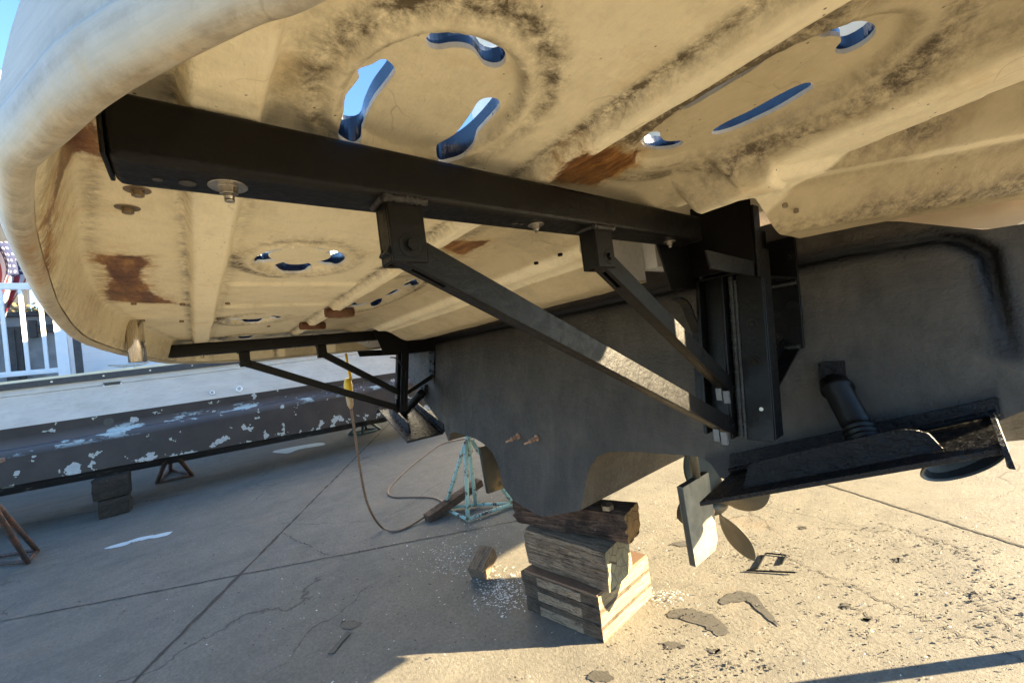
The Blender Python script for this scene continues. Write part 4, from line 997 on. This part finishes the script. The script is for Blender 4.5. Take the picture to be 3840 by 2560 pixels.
for z0, z1, k in zs:
    o1 = random.uniform(-.016, .016); o2 = random.uniform(-.004, .012)*(1 if k == 0 else -.5); rec = -.001 if k == 1 else .006
    P0 = c0+e1*rec+e2*(o2); P1 = c0+e1*(LW+o1); dv = e2*LD
    q = [P0, P0+dv, P1+dv, P1]
    mm = {0: mb_face, 1: mb_lam, 2: mb_top}[k]
    mm.hexa([V(*p[:2], z0+.0006) for p in q]+[V(*p[:2], z1-.0006) for p in q])
    if k == 0:                                         # paler boards let into the aft side
        a = c0+e1*(.115+random.uniform(-.01, .01)); b = c0+e1*(.43+random.uniform(-.012, .012)); n = V(e1[1], -e1[0], 0); n = n if n[1] < 0 else -n
        n = -e2
        mb_board.hexa([V(*p[:2], z0+.006) for p in (a-n*.01, b-n*.01, b+n*.004, a+n*.004)]+[V(*p[:2], z1-.004) for p in (a-n*.01, b-n*.01, b+n*.004, a+n*.004)])
mb_face.build('plywood_layer', WOODD if False else WOODD, crib, bevel=.003, seg=1)
mb_lam.build('dark_lamination', WOODD, crib, bevel=.002, seg=1)
mb_top.build('top_sheet', PLYBROWN, crib, bevel=.002, seg=1)
mb_board.build('inset_board', WOODM, crib, bevel=.002, seg=1)
m = MB(); q0 = c0+e1*.0052-e2*-.002; nx = V(e2[1], -e2[0], 0)
for z0, z1 in ((.0, .074), (.076, .150), (.152, .244)):
    a = q0; b = q0+e2*(LD-.003); o = random.uniform(.004, .007)
    m.hexa([V(*p[:2], z0+.001) for p in (a, b, b+nx*o, a+nx*o)]+[V(*p[:2], z1-.001) for p in (a, b, b+nx*o, a+nx*o)])
m.build('sawn_end', WOODP, crib, bevel=.0015, seg=1)
rough_block('timber_baulk', (-1.775, 1.70), (.985, .14), .575, .27, .2525, .472, [WOODR, END1], .01, 'big square weathered timber baulk, middle of the stack under the keel', 'timber block', 'timber blocks stacked under the keel', 3, chip=.007)
rough_block('timber_baulk', (-1.80, 1.735), (.965, .26), .76, .20, .4725, .640, [WOODT, END2], .03, 'dark rounded timber on top of the stack, right under the keel', 'timber block', 'timber blocks stacked under the keel', 8, chip=.009)
p = PZ(2278, 1905, .645); m = MB(); seg = 6
ro = [(.036*math.cos(k*math.pi/3+.4), .036*math.sin(k*math.pi/3+.4)) for k in range(6)]; ri = [(.022*math.cos(k*math.pi/3+.4), .022*math.sin(k*math.pi/3+.4)) for k in range(6)]
vs = [(p[0]+x, p[1]+y, z) for z in (.641, .668) for r in (ro, ri) for x, y in r]
f = []
for k in range(6):
    k2 = (k+1) % 6; f += [(k, k2, 12+k2, 12+k), (6+k2, 6+k, 18+k, 18+k2), (12+k, 12+k2, 18+k2, 18+k), (k2, k, 6+k, 6+k2)]
m.add(vs, f); tag(m.build('hex_nut', OLDSTEEL, bevel=.002, seg=1), 'large loose hexagonal nut lying on the top timber', 'nut')
# small offcut left of the stack
pa = PZ(1820, 2195, 0); o = rough_block('wood_offcut', (-2.57, 1.535), (-.38, .92), .19, .13, .0, .105, [WOODR, WOODR], .01, 'small chunk of brown wood lying alone left of the block stack', 'wood chunk', None, 5, nx=8, chip=.003)
o.rotation_euler = (.0, -.42, math.atan2(.92, -.38)); o.location = (-2.60, 1.55, .03)
# dark plank leaning under the mint stand
def plank(a, b, wd, th, name, mat, lab, cat):
    m = MB(); m.obox(a, b, wd, th, (b[1]-a[1], -(b[0]-a[0]), 0)); ob = m.build(name, mat, bevel=.006, seg=2); tag(ob, lab, cat); return ob
a = PZ(1600, 1945, .025); b = PZ(1800, 1805, .20)
plank(a, b, .12, .075, 'timber_plank', WOODT, 'dark brown plank leaning through the mint painted stand', 'plank')
# flat stir stick
a = PZ(1240, 2448, .006); b = PZ(1308, 2368, .006)
m = MB(); L_, R_ = jagged(a, b, 14, .001, .034, .18); m.prism([(*p, .0035) for p in L_]+[(*p, .0035) for p in R_[::-1]], (0, 0, .005)); tag(m.build('stir_stick', SMEAR), 'flat grey wooden stick lying on the shaded concrete', 'stick')
# bent plastic strip
pts = [PZ(*q, .0) for q in ((2930, 2118), (2946, 2085), (2872, 2078), (2862, 2092), (2838, 2135), (2812, 2140))]
m = MB()
for i, (a, b) in enumerate(zip(pts[:-1], pts[1:])): m.hexa([V(*a[:2], .004)+V(0, 0, 0), V(*b[:2], .004), V(*b[:2], .004)+V(.006, .004, 0), V(*a[:2], .004)+V(.006, .004, 0), V(*a[:2], .014), V(*b[:2], .014), V(*b[:2], .014)+V(.006, .004, 0), V(*a[:2], .014)+V(.006, .004, 0)])
a = PZ(2800, 2142, 0); b = PZ(2982, 2152, 0); m.obox(V(*a[:2], .008), V(*b[:2], .012), .008, .008, (0, 0, 1))
tag(m.build('bent_strip', BLK), 'bent black strip lying on the sunlit concrete by the propeller', 'scrap')

# ------------------------------------------------------------------ boat stands
def stand(name, feet, apex, mat, lab, grp, r=.021, bars=True, pad=True, hub=.05, brace_h=.03):
    o = empty(name, (sum(f[0] for f in feet)/len(feet), sum(f[1] for f in feet)/len(feet), 0)); tag(o, lab, 'boat stand', grp)
    ap = np.array(apex, float)
    n = len(feet)
    for i, f in enumerate(feet):
        f = V(f[0], f[1], r); t = 2*math.pi*i/n; d = f-ap; d[2] = 0; d = d/np.linalg.norm(d)
        m = MB(); m.tube([f, ap+d*hub], r, 12); m.build('leg', mat, o)
    if bars:
        for i in range(n):
            a, b = feet[i], feet[(i+1) % n]; m = MB(); m.tube([V(a[0], a[1], brace_h), V(b[0], b[1], brace_h)], r*.8, 10); m.build('cross_bar', mat, o)
    m = MB(); m.tube([ap-V(0, 0, .12), ap+V(0, 0, .05)], r*1.5, 14); m.tube([ap, ap+V(0, 0, .18)], r*.9, 12); m.build('screw_post', mat, o)
    if pad:
        m = MB(); c = ap+V(0, 0, .19); m.box(c[0]-.12, c[0]+.12, c[1]-.10, c[1]+.10, c[2]-.012, c[2]+.02); m.build('pad', RUSTY, o, bevel=.004)
    return o
ft = [PZ(1755, 1958, 0), PZ(1668, 1915, 0), PZ(1785, 1902, 0), PZ(1925, 1898, 0)]
ap_ = PZ(1752, 1660, .80); ap_ = V(-3.62, 2.06, .80)
v = ray(1756, 1650); tt = (2.05)/v[1]; ap_ = CAM+v*tt
stand('boat_stand', ft, ap_, TEAL, 'mint green flaking stand under the port side of the boat', 'boat stands', .020, True, True, .03)
NBX = -8.2
def NB(x, y): return PX(x, y, NBX)
ft = [PZ(590, 1815, 0), PZ(722, 1786, 0), PZ(640, 1765, 0)]; v = ray(640, 1690); ap_ = CAM+v*(8.95/-v[0])
stand('boat_stand', ft, ap_, RUSTY, 'rusty brown tripod stand under the neighbouring hull, right of its timber blocks', 'boat stands', .034)
ft = [PZ(1310, 1633, 0), PZ(1360, 1632, 0), PZ(1425, 1612, 0), PZ(1375, 1612, 0)]; v = ray(1362, 1570); ap_ = CAM+v*(9.3/-v[0])
stand('boat_stand', ft, ap_, GREENST, 'dark green four legged stand far off under the neighbouring hull', 'boat stands', .033)
ft = [PZ(105, 2115, 0), PZ(140, 2070, 0), PZ(-260, 2140, 0)]; v = ray(-70, 1840); ap_ = CAM+v*(5.0/-v[0]*.98)
stand('boat_stand', ft, ap_, RUSTY, 'large rusty stand cut off by the left edge of the picture', 'boat stands', .023)

# ------------------------------------------------------------------ neighbouring boat on its blocks
nb = empty('neighbour_boat', (NBX, 0, .6)); tag(nb, 'grey sided boat with peeling black bottom standing on blocks beyond', 'boat')
def nline(q0, q1):
    a = NB(*q0); b = NB(*q1); k = (b[2]-a[2])/(b[1]-a[1]); return lambda y: a[2]+k*(y-a[1])
z_bot = nline((0, 1828), (1000, 1645)); z_ch = nline((0, 1725), (1000, 1540)); z_wl = nline((0, 1612), (1000, 1467)); z_tr = nline((0, 1466), (840, 1369)); z_tt = nline((0, 1436), (840, 1340))
z_led = nline((0, 1693), (1000, 1517))
ys = np.linspace(-11, 10, 43)
def sheet(mb, rows, m):
    n = len(rows[0]); o = [p for r in rows for p in r]
    mb.add(o, [(i*n+k, i*n+k+1, (i+1)*n+k+1, (i+1)*n+k) for i in range(len(rows)-1) for k in range(n-1)], m)
def tap(y): return -.25*smoothstep(5, 11, y)*4
m = MB()
rows = [[(NBX-1.6+tap(y), y, z_bot(y)-.10+.0), (NBX-.06+tap(y), y, z_bot(y)-.03), (NBX+tap(y), y, z_bot(y)), (NBX+tap(y), y, (z_bot(y)*.5+z_ch(y)*.5)), (NBX+tap(y), y, z_ch(y)), (NBX-.02+tap(y), y, z_led(y)-.005), (NBX-.10+tap(y), y, z_led(y)), (NBX-.10+tap(y), y, (z_led(y)+z_wl(y))/2), (NBX-.09+tap(y), y, z_wl(y))] for y in ys]
sheet(m, rows, 0); nbo = m.build('hull_bottom', NBOT, nb, auto=False)
co = coords(nbo); kk = np.tile(np.arange(9), len(ys))
add_attr(nbo, 'peel', np.choose(kk, [0, .2, 1.0, .35, .15, .0, .0, -.2, -.4])); add_attr(nbo, 'ledge', np.choose(kk, [0, 0, 0, 0, .0, 1.0, 1.0, 0, 0.]))
m = MB(); sheet(m, [[(NBX-.088+tap(y), y, z_wl(y)), (NBX-.05+tap(y), y, z_tr(y)-.09), (NBX-.03+tap(y), y, z_tr(y)-.08), (NBX-.03+tap(y), y, z_tr(y))] for y in ys], 0); m.build('topsides', NSIDE, nb, auto=False)
m = MB(); sheet(m, [[(NBX-.03+tap(y), y, z_tr(y)), (NBX+.03+tap(y), y, z_tr(y)+.005), (NBX+.035+tap(y), y, z_tt(y)-.03), (NBX-.03+tap(y), y, z_tt(y)-.02)] for y in ys], 0); m.build('rubbing_strake', RUBBER, nb, auto=False)
m = MB(); sheet(m, [[(NBX-.03+tap(y), y, z_tt(y)-.02), (NBX-.03+tap(y), y, z_tt(y)+.012), (NBX-.12+tap(y), y, z_tt(y)+.014), (NBX-1.9+tap(y), y, z_tt(y)-.05)] for y in ys], 0); m.build('toe_rail', CREAMTRIM, nb, auto=False)
m = MB()
for y in ys[::1]: disc(m, (NBX+.036+tap(y), y, (z_tr(y)+z_tt(y))/2-.01), (1, 0, 0), .012, .004, 8)
m.build('strake_screws', STEEL, nb)
for (x, y, r) in ((796, 1472, .040), (898, 1458, .052)):
    p = NB(x, y); m = MB(); seg = 24; rr = [[(NBX-.07+dx, p[1]+ra*r*math.cos(t), p[2]+ra*r*math.sin(t)) for t in np.linspace(0, 6.2832, seg+1)[:-1]] for dx, ra in ((-.03, .5), (.012, .52), (.02, .75), (.0, 1.0))]
    m.add([q for s in rr for q in s], [(i*seg+k, i*seg+(k+1) % seg, (i+1)*seg+(k+1) % seg, (i+1)*seg+k) for i in range(3) for k in range(seg)], 0); m.add(rr[0], [tuple(range(seg))], 1); m.build('skin_fitting', [WHITEP, RUDEDGE], nb)
p = NB(420, 1438); m = MB(); m.box(NBX-.062, NBX-.03, p[1]-.10, p[1]+.10, p[2]-.032, p[2]+.032); vent = m.build('vent', WHITEP, nb, bevel=.006)
m = MB(); m.box(NBX-.0299, NBX-.026, p[1]-.082, p[1]+.082, p[2]-.02, p[2]+.02); m.build('vent_opening', RUDEDGE, vent)
p = NB(403, 1582); m = MB(); disc(m, (NBX-.098, p[1], p[2]), (1, 0, 0), .055, .006, 20); m.build('drain_hole', RUDEDGE, nb)
p = NB(485, 1378); m = MB(); m.tube([(NBX-.15, p[1]-.24, p[2]+.07), (NBX-.15, p[1]-.1, p[2]+.045), (NBX-.15, p[1]+.1, p[2]+.045), (NBX-.15, p[1]+.26, p[2]+.08)], [.012, .02, .02, .012], 10)
for d in (-.06, .06): m.tube([(NBX-.15, p[1]+d, p[2]-.03), (NBX-.15, p[1]+d, p[2]+.045)], .018, 10)
m.build('mooring_cleat', STEEL, nb)
y0 = NB(165, 1800)[1]
m = MB(); m.add([(NBX-.3, -11, z_bot(-11)-.02), (NBX-.3, 3.5, z_bot(3.5)-.02), (NBX-1.4, 3.5, z_bot(3.5)-.28), (NBX-1.4, -11, z_bot(-11)-.32)], [(0, 1, 2, 3)], 0)
m2 = MB(); m2.box(NBX-3.6, NBX-.7, 1.2, 9.5, 1.9, 4.6); m2.box(NBX-3.5, NBX-.9, 2.0, 8.5, 4.62, 6.6); m2.build('shading_cabin', WHITEP, nb, bevel=.03)  # unseen cabin added tall to shade the building behind
bx_ = PZ(445, 1930, 0)
DB = m_wood('dark_wet_timber', (.045, .036, .026), (.065, .05, .036), (.018, .015, .012), (3, 3, 9), 5)
rough_block('timber_baulk', (-8.17, -1.02), (0, 1), .30, .34, 0, .25, [DB, DB], .01, 'dark square timber on the ground under the neighbouring boat', 'timber block', 'timber blocks under the neighbouring boat', 12)
rough_block('timber_baulk', (-8.17, -1.03), (0, 1), .36, .34, .251, .55, [DB, DB], .03, 'dark timber on top of the block pair, touching the neighbouring hull', 'timber block', 'timber blocks under the neighbouring boat', 15)
m.build('keel_shoe', NBOT, nb, auto=False)

# ------------------------------------------------------------------ cord with yellow connector hanging from the far bracket
top = PX(1297, 1328, -3.62)
def CX(x, y, d): v = ray(x, y); return CAM+v*(d/-v[0])
pts = [CX(1297, 1325, 3.62), CX(1306, 1375, 3.64), CX(1316, 1425, 3.66)]
cordo = empty('extension_cord', CX(1480, 1990, 3.92)*V(1, 1, 0)); tag(cordo, 'brown cord with a yellow connector hanging behind the far braces and curling over the ground', 'cord')
m = MB(); m.tube(pts, [.010, .011, .014], 12); m.build('yellow_sleeve', YELLOW, cordo)
m = MB(); m.tube([CX(1303, 1418, 3.66), CX(1305, 1440, 3.665), CX(1308, 1470, 3.67), CX(1312, 1485, 3.67)], [.022, .036, .036, .034], 16); m.build('connector', YELLOW, cordo)
m = MB(); m.tube([CX(1310, 1486, 3.67), CX(1314, 1518, 3.68), CX(1316, 1532, 3.68)], [.030, .026, .012], 16); m.build('plug', TAN, cordo)
path = catmull([CX(1316, 1530, 3.68), CX(1330, 1620, 3.70), CX(1349, 1750, 3.74), CX(1370, 1860, 3.79), CX(1395, 1925, 3.83), PZ(1432, 1976, .02), PZ(1480, 1990, .012), PZ(1530, 1974, .012), PZ(1590, 1938, .03)], 8, closed=False)
m = MB(); m.tube(path, .0115, 10); m.build('flex', CORD, cordo)
path = catmull([PZ(1860, 1625, .012), PZ(1680, 1657, .012), PZ(1615, 1690, .012), PZ(1545, 1745, .012), PZ(1480, 1805, .012), PZ(1455, 1842, .012), PZ(1475, 1862, .012), PZ(1560, 1862, .012), PZ(1625, 1866, .012), PZ(1660, 1885, .012), PZ(1640, 1920, .012), PZ(1600, 1938, .02)], 8, closed=False)
m = MB(); m.tube(path, .010, 10); m.build('flex', CORD, cordo)

# ------------------------------------------------------------------ quay buildings behind
BX = -14.0
def BK(x, y, v=BX): return PX(x, y, v)
a = BK(258, 1240); bld = empty('white_building', (BX, a[1], 0)); tag(bld, 'white boarded building behind the neighbouring boat', 'building')
m = MB(); m.box(BX-5, BX, a[1]+.05, 16, 0, BK(258, 1100)[2]); m.build('wall', SIDING, bld)
m = MB(); m.box(BX-.02, BX+.06, a[1]-.10, a[1]+.05, 0, BK(258, 1100)[2]); m.build('corner_board', WHITEP, bld)
m = MB(); m.box(BX-5.4, BX+.4, a[1]-.3, 16.3, BK(258, 1100)[2], BK(258, 1100)[2]+.2); m.build('roof', ROOFG, bld)
wy = BK(0, 1190, -15.)
cw = MB(); e = BK(260, 1186, -15.); cw.box(-15.4, -15, -14, e[1], 0, wy[2]); tag(cw.build('concrete_wall', CONC), 'stained grey rendered wall behind the white railing', 'wall')
m = MB(); m.box(-15.5, -14.9, -14, e[1], wy[2]+.001, wy[2]+.10); tag(m.build('wall_coping', DARKST), 'dark capping along the top of the grey wall', 'coping')
p = BK(48, 1300, -14.8); m = MB(); m.box(-14.95, -14.8, p[1]-.14, p[1]+.14, 0, BK(48, 1225, -14.8)[2]); m.box(-14.8, -14.76, p[1]-.05, p[1]+.05, 0, BK(48, 1235, -14.8)[2]); tag(m.build('dark_post', DARKST), 'dark grey post against the stained wall behind the railing', 'post')
p = BK(172, 1232, -14.9); m = MB()
for d in (-.22, .18): m.box(-14.98, -14.85, p[1]+d-.05, p[1]+d+.07, p[2]-.20, p[2]+.22)
m.box(-14.96, -14.87, p[1]-.22, p[1]+.22, p[2]-.08, p[2]+.10); tag(m.build('wall_bracket', DARKST), 'black iron fitting on the stained grey wall', 'fitting')
FX = -13.2
fence = empty('white_railing', (FX, -2.6, 0)); tag(fence, 'white metal railing with square bars left of the white building', 'railing')
zt_ = BK(60, 1074, FX)[2]; zb_ = BK(120, 1396, FX)[2]; ye = BK(246, 1300, FX)[1]
m = MB(); m.box(FX-.04, FX+.04, -13, ye, zt_-.07, zt_+.07); m.build('top_rail', WHITEP, fence, bevel=.008)
m = MB(); m.box(FX-.03, FX+.03, -13, ye, zb_-.055, zb_+.055); m.build('bottom_rail', WHITEP, fence, bevel=.008)
bars = [BK(x, y, FX)[1] for x, y in ((16, 1240), (91, 1240), (170, 1240))]; stp = bars[1]-bars[0]
for k in range(-14, 3):
    y = bars[0]+stp*k; m = MB(); m.box(FX-.025, FX+.025, y-.03, y+.03, zb_, zt_); m.build('bar', WHITEP, fence)
m = MB(); m.box(FX-.05, FX+.05, ye-.14, ye+.04, 0, zt_+.05); m.build('post', WHITEP, fence)
m = MB(); m.box(FX-.03, FX+.03, ye+.12, ye+.24, 0, zt_+2.0); tag(m.build('dark_pole', DARKST), 'thin dark pole between the railing and the white building', 'pole')
# flag hanging in folds
m = MB(); nu, nv = 34, 22; vs = []; uv = []
fa, fb, fc, fd = BK(-95, 900, -13.9), BK(18, 905, -13.9), BK(28, 1190, -13.9), BK(-60, 1225, -13.9)
for i in range(nu+1):
    for j in range(nv+1):
        u = i/nu; v_ = j/nv; p = (fa*(1-v_)+fb*v_)*(1-u)+(fd*(1-v_)+fc*v_)*u
        w_ = math.sin(v_*11+u*3); p = p+V(.12*w_+.05*math.sin(u*8+v_*4), .10*math.sin(u*5.0+.6)*v_+.05*math.cos(v_*11+u*3)+.28*math.sin(math.pi*u)*v_, -.06*math.cos(v_*9))
        vs.append(p); uv.append((u, v_))
m.add(vs, [(i*(nv+1)+j, i*(nv+1)+j+1, (i+1)*(nv+1)+j+1, (i+1)*(nv+1)+j) for i in range(nu) for j in range(nv)], 0, True)
fl = m.build('flag', FLAG, auto=False); ul = fl.data.uv_layers.new(name='UVMap')
for lp in fl.data.loops: ul.data[lp.index].uv = uv[lp.vertex_index]
tag(fl, 'red white and blue flag hanging in folds behind the railing', 'flag')
# awning sheet and white shed above
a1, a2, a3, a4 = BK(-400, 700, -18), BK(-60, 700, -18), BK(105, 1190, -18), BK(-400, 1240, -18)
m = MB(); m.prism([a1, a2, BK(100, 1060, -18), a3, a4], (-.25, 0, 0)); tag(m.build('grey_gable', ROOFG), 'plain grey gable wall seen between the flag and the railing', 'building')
m = MB(); q = [BK(-500, 180, -24), BK(66, 276, -24), BK(72, 470, -24), BK(80, 700, -24), BK(-500, 700, -24)]; m.prism(q, (-3, 0, 0)); tag(m.build('white_shed', WHITEP), 'bright white shed wall high on the left against the sky', 'building')
# leaves of a shrub over the wall
m = MB(); c = BK(125, 1178, -17)
for _ in range(420):
    p = c+V(random.gauss(0, .3), random.gauss(0, .38), abs(random.gauss(0, .10))); r = random.uniform(.025, .06); n_ = RNG.normal(size=3); u_, v2_, _a = frame(n_)
    m.add([p+u_*r, p+v2_*r*.6, p-u_*r, p-v2_*r*.6], [(0, 1, 2, 3)])
sh = empty('shrub', (c[0], c[1], 0)); tag(sh, 'autumn coloured shrub tops just above the grey wall', 'shrub'); m.build('foliage', LEAFM, sh, auto=False)
m = MB()
for k in range(5): m.tube([(c[0]+.1*k-.2, c[1]+.15*k-.3, 0), (c[0]+.12*k-.24, c[1]+.18*k-.36, c[2]+.05)], [.03, .01], 6)
m.build('stem', DARKST, sh)
# slanting post outside the frame: its shadow crosses the near ground

post_ = empty('prop_post', (.13, 3.01, 0)); tag(post_, 'slim leaning steel post on a foot plate beside the starboard chine', 'post')
m = MB(); m.tube([(.13, 3.01, .02), (.58, 2.84, 1.24)], .028, 16); m.build('tube', RUSTY, post_)
m = MB(); m.box(-.0+.03, .27, 2.9, 3.14, .0, .02); m.build('foot_plate', RUSTY, post_, bevel=.003)

for x, y in ((2944, 766), (2986, 786)):
    p = PZ(x, y, 1.83); m = MB(); disc(m, p, (0, -.5, -.85), .0055, .006, 10); m.build('screw', OLDSTEEL, plat)
